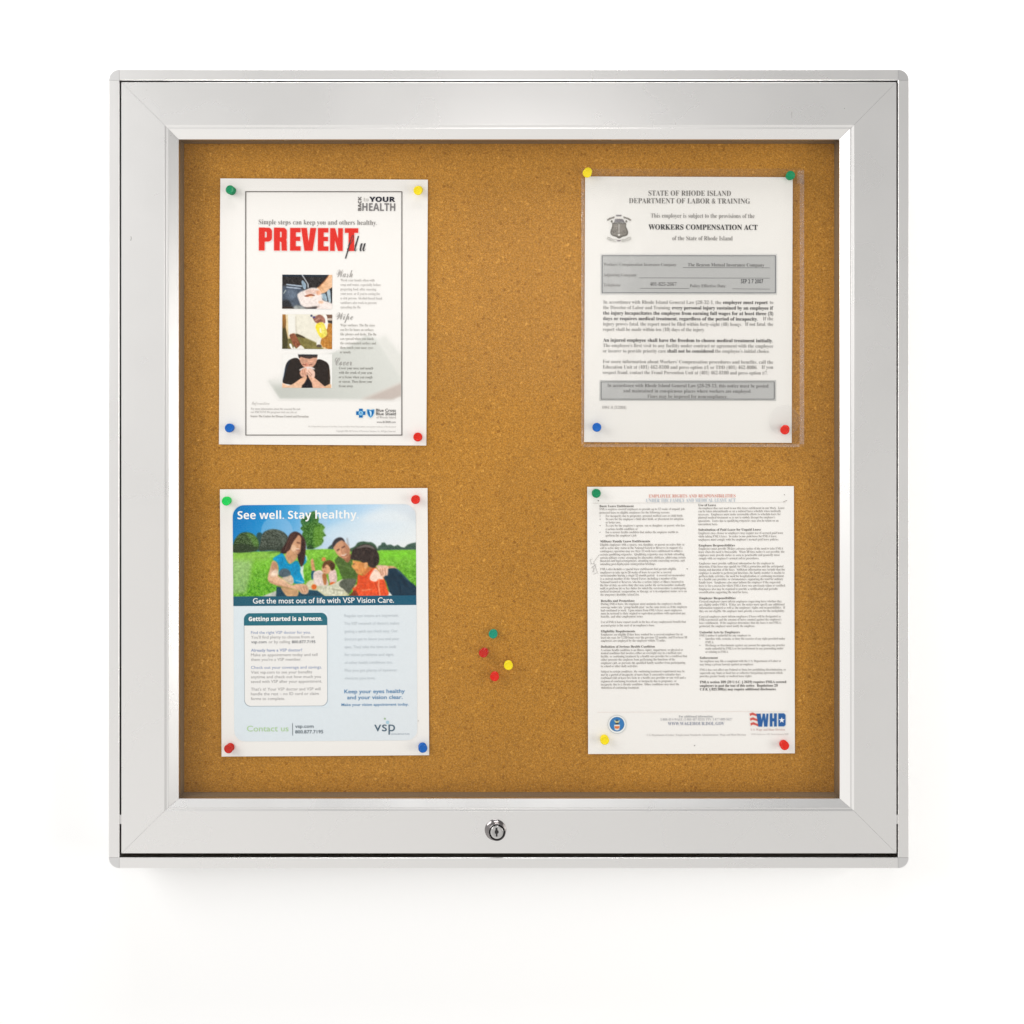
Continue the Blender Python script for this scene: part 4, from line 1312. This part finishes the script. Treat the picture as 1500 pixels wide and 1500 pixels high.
for q, c in (([(520, 720), (480, 800)], (92, 78, 70)), ([(640, 690), (560, 780), (520, 850)], (84, 68, 60)), ([(720, 730), (700, 850), (720, 930)], (84, 66, 58)), ([(600, 700), (680, 760)], (20, 14, 12)), ([(750, 800), (740, 900)], (24, 16, 14))):
    p.line(q, 16, c, 0.5, 0.6)
p.ell(480, 930, 30, 40, (240, 180, 110), 0.45, 1.2)
p.ell(255, 740, 26, 22, (232, 178, 142), 0.5, 0.9)
p.ell(345, 720, 22, 26, (186, 126, 96), 0.5, 0.9)
for q in ([(620, 1100), (600, 1250)], [(700, 1150), (690, 1330)], [(850, 1120), (870, 1300)]):
    p.line(q, 16, (196, 58, 24), 0.5, 0.8)
for q in ([(960, 1020), (1050, 1150), (1100, 1300)], [(1080, 1050), (1180, 1220)]):
    p.line(q, 22, (12, 34, 50), 0.6, 1.0)
# random mottling of the print below its skyline
p.im *= 1 + (((p.noise(2.2, 41) - 0.5) * 0.14 + (p.noise(6, 42) - 0.5) * 0.10) * np.clip((Y - 800) / 6, 0, 1))[..., None]
p.grain(5, 0.8, 31)
p.tf = lambda q: q
p.poly([(330, 872.6), (620, 872.6), (620, 890), (330, 890)], (36, 92, 112), 1, 0.2, False, to=(1, 0, (26, 90, 116)))
p.round_corners(17, ('lt', 'rt'))
S3.picture('family_photo', p)
t = lambda s, a, b, y, c, st='sans', col=(160, 160, 162), **k: S3.text(k.pop('part', 'body_text'), s, a, b, y, c, st, col, **k)
WH = (246, 246, 244)
t('See well. Stay healthy.', 348.6, 525.6, 760.2, 11.6, 'sansb', WH, part='heading', res=5)
t('Get the most out of life with VSP Vision Care.', 371, 577.5, 883.6, 7.9, 'sansm', (238, 240, 240), part='caption', res=3)


def rounded(x0, y0, x1, y1, r, which='lt rt lb rb'):
    pts = []
    for nm, cx, cy, a0 in (('lt', x0 + r, y0 + r, 180), ('rt', x1 - r, y0 + r, 270), ('rb', x1 - r, y1 - r, 0), ('lb', x0 + r, y1 - r, 90)):
        if nm in which:
            pts += [(cx + r * math.cos(math.radians(a0 + q * 9)), cy + r * math.sin(math.radians(a0 + q * 9))) for q in range(11)]
        else:
            pts.append({'lt': (x0, y0), 'rt': (x1, y0), 'rb': (x1, y1), 'lb': (x0, y1)}[nm])
    return pts


def turned(sheet, pts, mx_, my_):
    c, s = math.cos(sheet.a), math.sin(sheet.a)
    return [(mx_ + (x - mx_) * c - (y - my_) * s, my_ + (x - mx_) * s + (y - my_) * c) for x, y in pts]


p = Pic(356, 895, 482, 1036, 2.2, (222, 232, 238))
p.poly(rounded(358, 897.4, 480.2, 1034, 9.5), (140, 152, 162), 1, 0.2, False)
p.poly(rounded(358.8, 898.2, 479.4, 1033.2, 8.9), (240, 238, 235), 1, 0.2, False)
p.poly(rounded(358, 897.4, 480.2, 915.6, 9.5, 'lt rt'), (40, 108, 124), 1, 0.2, False)
S3.picture('tip_box', p, -0.00042, False)
t('Getting started is a breeze.', 364.8, 472.4, 909.2, 6.2, 'sansx', WH, part='tip_text', res=3)
BL = (142, 158, 194)
GT = (166, 163, 162)
rows = [('Find the right VSP doctor for you.', 455.5, 928.2, BL, 'sans'), ("You'll find plenty to choose from at", 461, 935.0, GT, 'sans'), None,
        ('Already have a VSP doctor?', 443.2, 954.0, BL, 'sansm'), ('Make an appointment today and tell', 465.5, 960.9, GT, 'sans'), ("them you're a VSP member.", 442, 967.6, GT, 'sans'),
        ('Check out your coverage and savings.', 472, 979.2, BL, 'sans'), ('Visit vsp.com to see your benefits', 457.6, 986.2, GT, 'sans'), ('anytime and check out how much you', 470.5, 993.0, GT, 'sans'), ('saved with VSP after your appointment.', 472.2, 999.8, GT, 'sans'),
        ("That's it! Your VSP doctor and VSP will", 470, 1011.0, GT, 'sans'), ('handle the rest – no ID card or claim', 467.5, 1017.8, GT, 'sans'), ('forms to complete.', 418, 1024.8, GT, 'sans')]
for r in rows:
    if r:
        t(r[0], 368.2, r[1], r[2], 4.2, r[4], r[3], part='tip_text')
t('vsp.com', 368.4, 391, 941.8, 4.2, 'sansm', (116, 118, 124), part='tip_text')
t('or by calling', 394, 425.5, 941.8, 4.2, 'sans', GT, part='tip_text')
t('800.877.7195', 428, 462.5, 941.8, 4.2, 'sansm', (116, 118, 124), part='tip_text')
for i, (s, b) in enumerate((('Regular eye exams are important.', 584.2), ('The VSP network of doctors makes', 585), ('getting a quick eye check easy. Our', 582.4), ('doctors get to know you and your', 585), ('eyes. They take the time to look', 580.5), ('for vision problems and signs', 576.5), ('of other health conditions too.', 575.5), ('Plus you get plenty of eyewear', 582), ('choices you love.', 550.5))):
    t(s, 504.6 + 0.1 * i, b, 903.4 + 11.42 * i, 4.2, 'sans', (204, 211, 216), part='faint_paragraph')
t('Keep your eyes healthy', 504.8, 593.2, 1014.9, 5.6, 'sansm', (84, 138, 184), part='slogan', res=3)
t('and your vision clear.', 509, 590, 1023.6, 5.6, 'sansm', (84, 138, 184), part='slogan', res=3)
t('Make your vision appointment today.', 500.6, 598.8, 1033.4, 3.9, 'sansm', (96, 146, 188), part='slogan')
t('Contact us', 362.4, 423.2, 1070.6, 8.2, 'sans', (182, 216, 160), part='contact_line', res=3)
S3.bar('contact_line', 429.1, 1058.5, 429.3, 1076.5, 0.8, (110, 118, 126))
t('vsp.com', 433, 460, 1065.3, 4.9, 'sansm', (98, 110, 120), part='contact_line')
t('800.877.7195', 433, 474, 1073.5, 4.9, 'sansm', (98, 110, 120), part='contact_line')
t('vsp', 548.6, 579, 1075.4, 8, 'sans', (84, 106, 122), part='plan_logo', res=4, top=1060.6)
t('VISION SERVICE PLAN', 572.5, 600, 1075.4, 1.7, 'sans', (130, 145, 160), part='plan_logo')
for cx, cy, r, c in ((564, 1052, 1.4, (160, 190, 150)), (568, 1057.4, 2.5, (172, 208, 224))):
    S3.shape('plan_logo', [(cx + r * math.cos(-q * 0.4488), cy + r * math.sin(-q * 0.4488)) for q in range(14)], c, -0.00055)
S3.shape('speck', [(612.6, 1054.8), (613.6, 1054.9), (613.4, 1055.9), (612.6, 1055.7)], (110, 106, 100), -0.00055)
S3.flush()

# ------------------------------------------------------------------ employee rights notice
S4 = Sheet('rights_notice', 1011.9, 907.9, 302.4, 390.8, -0.2, 0.0007, 0.0010,
           'white employee rights notice with two columns of fine black print', 'notice', 4.6)
DK = (142, 137, 132)


def t4(s, a, b, y, st='serif', col=DK, cap=3.15, part='fine_print', **k):
    if st == 'serifb':
        col = (104, 99, 95) if col == DK else col
    S4.text(part, s, a, b, y + 0.25, cap, st, col, **k)


t4('EMPLOYEE RIGHTS AND RESPONSIBILITIES', 950, 1077, 728.6, 'serif', (222, 150, 134), 4.6, 'heading')
t4('UNDER THE FAMILY AND MEDICAL LEAVE ACT', 946, 1077, 735.2, 'serif', (182, 194, 206), 5.0, 'heading')
S4.bar('heading', 868, 737.0, 1150, 735.6, 0.5, (208, 203, 198))
H = 'serifb'
left = [(878, 'Basic Leave Entitlement', 928, 742.5, H), (878, 'FMLA requires covered employers to provide up to 12 weeks of unpaid, job-', 1003.5, 747), (878, 'protected leave to eligible employees for the following reasons:', 981, 752),
        (887, '•For incapacity due to pregnancy, prenatal medical care or child birth;', 1000, 756.8), (887, "•To care for the employee's child after birth, or placement for adoption", 1001, 761.5), (887, 'or foster care;', 909, 766.3),
        (887, "•To care for the employee's spouse, son or daughter, or parent, who has", 1002.5, 771), (887, 'a serious health condition; or', 934, 776), (887, '•For a serious health condition that makes the employee unable to', 993, 780.7), (887, "perform the employee's job.", 932.5, 785.5),
        (879, 'Military Family Leave Entitlements', 952, 794, H), (879, 'Eligible employees with a spouse, son, daughter, or parent on active duty or', 1002.5, 799), (879, 'call to active duty status in the National Guard or Reserves in support of a', 999.5, 803.7),
        (879, 'contingency operation may use their 12-week leave entitlement to address', 999.5, 808.4), (879, 'certain qualifying exigencies.  Qualifying exigencies may include attending', 1002, 813.2), (879, 'certain military events, arranging for alternative childcare, addressing certain', 1004, 818),
        (879, 'financial and legal arrangements, attending certain counseling sessions, and', 1002.5, 822.5), (879, 'attending post-deployment reintegration briefings.', 960, 827.2),
        (879, 'FMLA also includes a special leave entitlement that permits eligible', 990, 834.6), (879, 'employees to take up to 26 weeks of leave to care for a covered', 983, 839.5), (879, 'servicemember during a single 12-month period.  A covered servicemember', 1003, 844),
        (879, 'is a current member of the Armed Forces, including a member of the', 991, 848.7), (879, 'National Guard or Reserves, who has a serious injury or illness incurred in', 1001, 853.5), (879, 'the line of duty on active duty that may render the servicemember medically', 1003.5, 858.2),
        (879, 'unfit to perform his or her duties for which the servicemember is undergoing', 1004.5, 862.8), (879, 'medical treatment, recuperation, or therapy; or is in outpatient status; or is on', 1005.5, 867.3), (879.5, 'the temporary disability retired list.', 936, 872),
        (880, 'Benefits and Protections', 929, 881, H), (880, "During FMLA leave, the employer must maintain the employee's health", 997.5, 885.6), (880, 'coverage under any “group health plan” on the same terms as if the employee', 1006, 890.3), (880, 'had continued to work.  Upon return from FMLA leave, most employees', 998.5, 895),
        (880, 'must be restored to their original or equivalent positions with equivalent pay,', 1004.5, 899.5), (880, 'benefits, and other employment terms.', 942, 904), (880, 'Use of FMLA leave cannot result in the loss of any employment benefit that', 1004.5, 912), (880, "accrued prior to the start of an employee's leave.", 959, 917),
        (880, 'Eligibility Requirements', 930, 925.5, H), (880, 'Employees are eligible if they have worked for a covered employer for at', 999.5, 930.3), (880, 'least one year, for 1,250 hours over the previous 12 months, and if at least 50', 1006, 934.8), (880, 'employees are employed by the employer within 75 miles.', 975, 939.3),
        (880, 'Definition of Serious Health Condition', 959, 948, H), (880, 'A serious health condition is an illness, injury, impairment, or physical or', 1000, 953), (880, 'mental condition that involves either an overnight stay in a medical care', 998, 957.5), (880, 'facility, or continuing treatment by a health care provider for a condition that', 1006, 962.2),
        (880, 'either prevents the employee from performing the functions of the', 988.5, 967), (880, "employee's job, or prevents the qualified family member from participating", 1003.5, 971.8), (880, 'in school or other daily activities.', 934, 976.5), (880, 'Subject to certain conditions, the continuing treatment requirement may be', 1002.5, 984.3),
        (880, 'met by a period of incapacity of more than 3 consecutive calendar days', 996.5, 989), (880, 'combined with at least two visits to a health care provider or one visit and a', 1004, 993.6), (880, 'regimen of continuing treatment, or incapacity due to pregnancy, or', 990.5, 998.5), (880, 'incapacity due to a chronic condition.  Other conditions may meet the', 994.5, 1003.2), (880.5, 'definition of continuing treatment.', 936, 1008)]
right = [(1022.5, 'Use of Leave', 1048.5, 741, H), (1022.5, 'An employee does not need to use this leave entitlement in one block.  Leave', 1148.5, 745.5), (1022.5, 'can be taken intermittently or on a reduced leave schedule when medically', 1143.5, 750), (1022.5, 'necessary.  Employees must make reasonable efforts to schedule leave for', 1143, 754.6),
         (1022.5, "planned medical treatment so as not to unduly disrupt the employer's", 1135, 759.2), (1022.5, 'operations.  Leave due to qualifying exigencies may also be taken on an', 1140, 764), (1022.5, 'intermittent basis.', 1051, 769), (1022.7, 'Substitution of Paid Leave for Unpaid Leave', 1114, 777, H),
         (1022.7, 'Employees may choose or employers may require use of accrued paid leave', 1146.5, 782), (1022.7, 'while taking FMLA leave.  In order to use paid leave for FMLA leave,', 1137.5, 786.8), (1022.7, "employees must comply with the employer's normal paid leave policies.", 1140.5, 791.5), (1023, 'Employee Responsibilities', 1076, 800, H),
         (1023, 'Employees must provide 30 days advance notice of the need to take FMLA', 1146.5, 804.8), (1023, 'leave when the need is foreseeable.  When 30 days notice is not possible, the', 1148.5, 809.5), (1023, 'employee must provide notice as soon as practicable and generally must', 1141.5, 814.2), (1023.3, "comply with an employer's normal call-in procedures.", 1111.5, 819),
         (1023.5, 'Employees must provide sufficient information for the employer to', 1133.5, 826.3), (1023.5, 'determine if the leave may qualify for FMLA protection and the anticipated', 1147, 831), (1023.5, 'timing and duration of the leave.  Sufficient information may include that the', 1149, 835.6), (1023.5, 'employee is unable to perform job functions; the family member is unable to', 1148.5, 840.3),
         (1023.5, 'perform daily activities, the need for hospitalization or continuing treatment', 1147.5, 845), (1023.5, 'by a health care provider, or circumstances supporting the need for military', 1146.5, 849.5), (1023.5, 'family leave.  Employees also must inform the employer if the requested', 1142.5, 854.2), (1023.5, 'leave is for a reason for which FMLA leave was previously taken or certified.', 1150, 859),
         (1023.5, 'Employees also may be required to provide a certification and periodic', 1139, 863.8), (1023.5, 'recertification supporting the need for leave.', 1095.5, 868.5), (1024, 'Employer Responsibilities', 1077, 877, H), (1024, 'Covered employers must inform employees requesting leave whether they', 1144.5, 882),
         (1024, 'are eligible under FMLA.  If they are, the notice must specify any additional', 1148.5, 886.6), (1024, "information required as well as the employees' rights and responsibilities.  If", 1149.5, 891.2), (1024, 'they are not eligible, the employer must provide a reason for the ineligibility.', 1148.5, 896), (1024, 'Covered employers must inform employees if leave will be designated as', 1143, 904),
         (1024, "FMLA-protected and the amount of leave counted against the employee's", 1144, 908.6), (1024, 'leave entitlement.  If the employer determines that the leave is not FMLA-', 1144, 913.3), (1024, 'protected, the employer must notify the employee.', 1105.5, 918), (1024.2, 'Unlawful Acts by Employers', 1083, 927, H),
         (1024.2, 'FMLA makes it unlawful for any employer to:', 1099.5, 931.7), (1033, '•Interfere with, restrain, or deny the exercise of any right provided under', 1149.5, 936.5), (1033, 'FMLA;', 1045, 941.5), (1033, '•Discharge or discriminate against any person for opposing any practice', 1149, 946), (1033, 'made unlawful by FMLA or for involvement in any proceeding under', 1147, 950.8), (1033, 'or relating to FMLA.', 1066.5, 955.6),
         (1024.5, 'Enforcement', 1051, 964.3, H), (1024.5, 'An employee may file a complaint with the U.S. Department of Labor or', 1143.5, 969.2), (1024.5, 'may bring a private lawsuit against an employer.', 1103.5, 974), (1024.5, 'FMLA does not affect any Federal or State law prohibiting discrimination, or', 1150.5, 981.8), (1024.5, 'supersede any State or local law or collective bargaining agreement which', 1145.5, 986.5), (1024.5, 'provides greater family or medical leave rights.', 1101, 991.2)]
for r in left + right:
    s = r[1]
    col_ = 'text_column#' + ('a' if r in left else 'b')
    if s[0] == '•':
        bx, by = r[0] - 8.2, r[3] - 1.2
        S4.shape(col_, [(bx - 0.5, by - 0.5), (bx - 0.5, by + 0.5), (bx + 0.5, by + 0.5), (bx + 0.5, by - 0.5)], (96, 92, 88), -0.00055)
        s = s[1:]
    t4(s, r[0], r[2], r[3], r[4] if len(r) > 4 else 'serif', part=col_)
for a, s, b, y in ((1024.8, 'FMLA section 109 (29 U.S.C. § 2619) requires FMLA covered', 1151, 999.9), (1024.8, 'employers to post the text of this notice.  Regulations 29', 1138.5, 1005.2), (1024.8, 'C.F.R. § 825.300(a) may require additional disclosures.', 1136.5, 1010.5)):
    t4(s, a, b, y, H, (86, 81, 78), 3.5, 'closing_statement')
S4.bar('footer_rule', 875, 1042.6, 1154, 1041.2, 0.45, (226, 212, 206))
t4('For additional information:', 994, 1044, 1050.0, 'serif', (150, 152, 156), 3.1, 'footer')
t4('1-866-4US-WAGE (1-866-487-9243) TTY: 1-877-889-5627', 967, 1072, 1054.6, 'serif', (172, 172, 176), 3.3, 'footer')
t4('WWW.WAGEHOUR.DOL.GOV', 978, 1060.5, 1061.3, 'serif', (140, 146, 166), 4.6, 'footer')
t4('U.S. Department of Labor | Employment Standards Administration | Wage and Hour Division', 947, 1092, 1077.0, 'serif', (184, 180, 178), 2.8, 'footer')
t4('WHD Publication 1420  Revised January 2009', 1099.5, 1154, 1075.6, 'sans', (190, 185, 183), 2.2, 'publication_number')
t4('U.S. Wage and Hour Division', 1099, 1149, 1069.3, 'serif', (196, 166, 162), 3.0, 'logo_caption')
p = Pic(889, 1045.5, 918.5, 1075, 3.6)
p.use(880, 1030, 10.714)
p.ell(252, 325, 148, 147, (176, 178, 176), 1, 0.25)
p.ell(252, 325, 140, 139, (238, 240, 239), 1, 0.3)
p.ell(252, 322, 116, 114, (58, 92, 130), 1, 0.3)
p.ell(252, 322, 110, 108, (56, 122, 184), 1, 0.35)
p.poly([(205, 250), (235, 275), (252, 262), (270, 275), (300, 250), (285, 290), (262, 305), (240, 305), (220, 290)], (214, 204, 150), 1, 0.3, False)
p.ell(252, 262, 13, 16, (84, 70, 50), 1, 0.3)
p.poly([(225, 300), (280, 300), (275, 325), (230, 325)], (70, 66, 62), 1, 0.4, False)
p.poly([(208, 330), (298, 330), (292, 385), (252, 410), (212, 385)], (240, 232, 222), 1, 0.3, False)
p.poly([(214, 352), (292, 352), (288, 380), (252, 400), (216, 380)], (222, 118, 66), 1, 0.35, False)
p.poly([(208, 395), (298, 395), (285, 412), (252, 420), (220, 412)], (238, 230, 222), 0.9, 0.4, False)
S4.picture('labor_seal', p)
p = Pic(1096.5, 1041.5, 1152, 1066.5, 3.2)
p.use(1030, 1030, 11.111)
R = (204, 92, 84)
for k_, y0 in enumerate((150, 228, 306)):
    dx = 6 * k_
    p.poly([(748 + dx, y0 + 10), (800 + dx, y0 - 8), (850 + dx, y0 + 14), (900, y0 + 18), (930, y0 + 10), (930, y0 + 55), (880, y0 + 62), (840 + dx, y0 + 46), (790 + dx, y0 + 34), (758 + dx, y0 + 52)], R, 1, 0.25, False)
N = (44, 94, 156)
p.poly([(860, 162), (930, 162), (944, 262), (962, 162), (1000, 162), (1012, 265), (1022, 162), (1058, 162), (1040, 374), (985, 374), (972, 262), (952, 374), (892, 374)], N, 1, 0.2, False)
p.poly([(1076, 158), (1122, 158), (1122, 238), (1146, 238), (1146, 158), (1192, 158), (1192, 372), (1146, 372), (1146, 290), (1122, 290), (1122, 372), (1076, 372)], N, 1, 0.2, False)
p.poly([(1216, 158), (1310, 158), (1335, 185), (1335, 345), (1310, 370), (1216, 370)], N, 1, 0.2, False)
st = []
for i in range(10):
    r = 50 if i % 2 == 0 else 20
    st.append((1272 + r * math.sin(i * math.pi / 5), 270 - r * math.cos(i * math.pi / 5)))
p.poly(st, (240, 242, 244), 1, 0.15, False)
S4.picture('agency_logo', p)
# pen squiggle in the margin and stray specks
for a, b in (((878, 812), (869.5, 823)), ((869.5, 823), (875.5, 840)), ((864.2, 819.5), (867.8, 818.5)), ((864.5, 826), (870.5, 825)), ((866, 832), (873, 826.5)), ((867.5, 838), (872.5, 829)), ((869, 841), (873.5, 839)), ((864.2, 819.5), (866, 826)), ((868, 829), (870, 838))):
    S4.bar('pen_mark', a[0], a[1], b[0], b[1], 0.45, (168, 164, 162))
for x, y, r in ((876.5, 733.4, 0.8), (1148.5, 724.6, 0.6), (1006.3, 833, 0.7), (1017, 1091.3, 0.7)):
    S4.shape('speck#%d' % x, [(x - r, y - r * .7), (x - r, y + r), (x + r, y + r * .6), (x + r * .7, y - r)], (92, 84, 78), -0.00055)
S4.bar('pen_stroke', 1146.8, 734.9, 1152.4, 732.9, 0.6, (150, 140, 134))
S4.flush()
COL.objects.unlink(_to)
bpy.data.objects.remove(_to)

# ------------------------------------------------------------------ clear sleeve round the compensation notice
def sheet_patch(x0, y0, x1, y1, yoff, nx=2, ny=40, wave=0.0):
    V, F = [], []
    for j in range(ny + 1):
        for i in range(nx + 1):
            px, py = x0 + (x1 - x0) * i / nx, y0 + (y1 - y0) * j / ny
            q = at(px, py)
            q.y = CORK_Y - yoff - wave * (math.sin(py * 0.11 + px * 0.3) * math.sin(py * 0.037 + i * 1.3) + 0.6 * math.sin(i * 2.4 + py * 0.21))
            V.append(q)
    for j in range(ny):
        for i in range(nx):
            k = j * (nx + 1) + i
            F.append((k, k + nx + 1, k + nx + 2, k + 1))
    return V, F


V, F = sheet_patch(851.2, 248.0, 1176.8, 654.6, 0.0033, 40, 50, 0.00012)
sleeve = mesh_obj('page_protector', V, F, FILM, None, None, True)
tag(sleeve, 'clear plastic page protector with ribbed welded edges around the state notice', 'page protector')
for x0, y0, x1, y1, nx, ny in ((851.2, 262, 854.6, 650.5, 3, 260), (1170.2, 258, 1176.8, 650.5, 5, 260), (855, 650.6, 1170, 654.6, 220, 3)):
    V, F = sheet_patch(x0, y0, x1, y1, 0.0037, nx, ny, 0.00025)
    o = mesh_obj('welded_seam', V, F, SEAM, sleeve, None, True)
# crumpled corner of the film beside the dark green pin
V, F = sheet_patch(1166.5, 251, 1177, 270, 0.0042, 8, 14, 0.0010)
mesh_obj('crumpled_corner', V, F, SEAM, sleeve, None, True)
# half-round clear seal near the lower corner
c = at(1147.5, 616)
V = [Vector((c.x, CORK_Y - 0.0040, c.z))]
rad = 22.5 * PXM
for q in range(48):
    a = 2 * math.pi * q / 48
    V.append(Vector((c.x + rad * math.cos(a), CORK_Y - 0.0040, c.z + rad * math.sin(a))))
mesh_obj('clear_disc', V, [(0, 1 + q, 1 + (q + 1) % 48) for q in range(48)], SEALM, sleeve)

# ------------------------------------------------------------------ push pins
def plastic(name, rgb):
    m = pmat(name, tuple(lin(v) * 0.92 for v in rgb), 0.20, 0, 0.22)
    m.node_tree.nodes['Principled BSDF'].inputs['Subsurface Weight'].default_value = 0.0
    return m


PLA = {'dark green': plastic('plastic_dark_green', (0, 138, 88)), 'teal green': plastic('plastic_teal', (12, 148, 118)), 'bright green': plastic('plastic_bright_green', (14, 208, 86)),
       'yellow': plastic('plastic_yellow', (250, 226, 18)), 'blue': plastic('plastic_blue', (0, 98, 190)), 'red': plastic('plastic_red', (226, 34, 14)), 'dark red': plastic('plastic_dark_red', (200, 32, 18))}
PROF = [(0.0006, 0.0012), (0.0040, 0.0012), (0.0043, 0.0016), (0.0042, 0.0021), (0.0030, 0.0027), (0.0026, 0.0036), (0.0026, 0.0062), (0.0030, 0.0074), (0.0040, 0.0082), (0.0045, 0.0086), (0.0047, 0.0091), (0.0046, 0.0098), (0.0042, 0.0103), (0.0037, 0.0105), (0.0033, 0.0101), (0.0028, 0.0099), (0.0014, 0.0099), (0.00002, 0.0099)]
PROF = [(r, h * 0.78) for r, h in PROF]
HN = 0.0081
_proto = {}


def pin(px, py, color, tilt, label, lift=0.0):
    """head centre at the photo pixel; tilt = how far the head leans, in pixels, from straight out of the board"""
    ax = Vector((tilt[0] * PXM, -HN, -tilt[1] * PXM)).normalized()
    yh = CORK_Y - 0.0012 - lift + ax.y * HN
    hd = at(px, py, yh)
    base = hd - ax * HN
    r = empty('push_pin', base)
    r.rotation_mode = 'QUATERNION'
    r.rotation_quaternion = Vector((0, -1, 0)).rotation_difference(ax)
    tag(r, label, 'push pin', 'push pins on the cork board')
    if not _proto:
        h = lathe('handle', PROF, 28, [PLA['red']], (0, 0, 0))
        nd = lathe('needle', [(0.00002, -0.0065), (0.00055, -0.0045), (0.00055, 0.0014)], 10, [STEEL], (0, 0, 0))
        _proto['h'], _proto['n'] = h, nd
        parts = (h, nd)
    else:
        parts = []
        for q in ('h', 'n'):
            c_ = _proto[q].copy()
            if q == 'h':
                c_.data = _proto[q].data.copy()
            COL.objects.link(c_)
            parts.append(c_)
    parts[0].data.materials.clear()
    parts[0].data.materials.append(PLA[color])
    for q in parts:
        q.parent = r
    return r


pin(336.6, 277.6, 'dark green', (-1.5, -0.5), 'dark green push pin in the top corner of the flu poster')
pin(612.0, 279.3, 'yellow', (-1.0, 3.5), 'yellow push pin in the top corner of the flu poster')
pin(335.6, 627.0, 'blue', (0.3, 0.3), 'blue push pin in the bottom corner of the flu poster')
pin(612.0, 640.3, 'red', (0.4, 0.6), 'red push pin in the bottom corner of the flu poster')
pin(859.8, 254.2, 'yellow', (-3.0, 6.5), 'yellow push pin at the top of the clear sleeve, leaning down', 0.0025)
pin(1158.2, 256.6, 'dark green', (-1.0, 0.6), 'dark green push pin holding the top corner of the clear sleeve', 0.0025)
pin(874.3, 626.0, 'blue', (-0.5, 0.4), 'blue push pin below the form number of the state notice', 0.0025)
pin(1149.4, 630.3, 'red', (-4.0, 2.5), 'red push pin leaning in the bottom corner of the state notice', 0.0025)
pin(331.2, 734.2, 'bright green', (0.2, 0.2), 'bright green push pin in the corner of the eye care poster')
pin(608.5, 732.0, 'red', (0, 0.3), 'red push pin in the top corner of the eye care poster')
pin(334.0, 1097.6, 'dark red', (-2.0, 1.0), 'dark red push pin in the bottom corner of the eye care poster')
pin(619.6, 1096.6, 'blue', (2.0, 0.6), 'blue push pin in the bottom corner of the eye care poster')
pin(873.6, 722.8, 'dark green', (0, 0), 'dark green push pin in the corner of the rights notice')
pin(886.0, 1084.8, 'yellow', (0.3, 0.2), 'yellow push pin below the round seal of the rights notice')
pin(1149.8, 1092.6, 'red', (0.2, 0.3), 'red push pin in the bottom corner of the rights notice')
pin(722.2, 929.0, 'teal green', (-0.6, -0.2), 'teal green push pin, topmost of four loose in the bare cork')
pin(707.6, 957.0, 'dark red', (-2.6, 0.6), 'dark red push pin between the loose teal and yellow ones')
pin(744.8, 975.2, 'yellow', (0.1, 0.1), 'yellow push pin among the four loose ones in bare cork')
pin(724.4, 991.6, 'red', (-0.2, 0.1), 'bright red push pin, lowest of four loose in the bare cork')
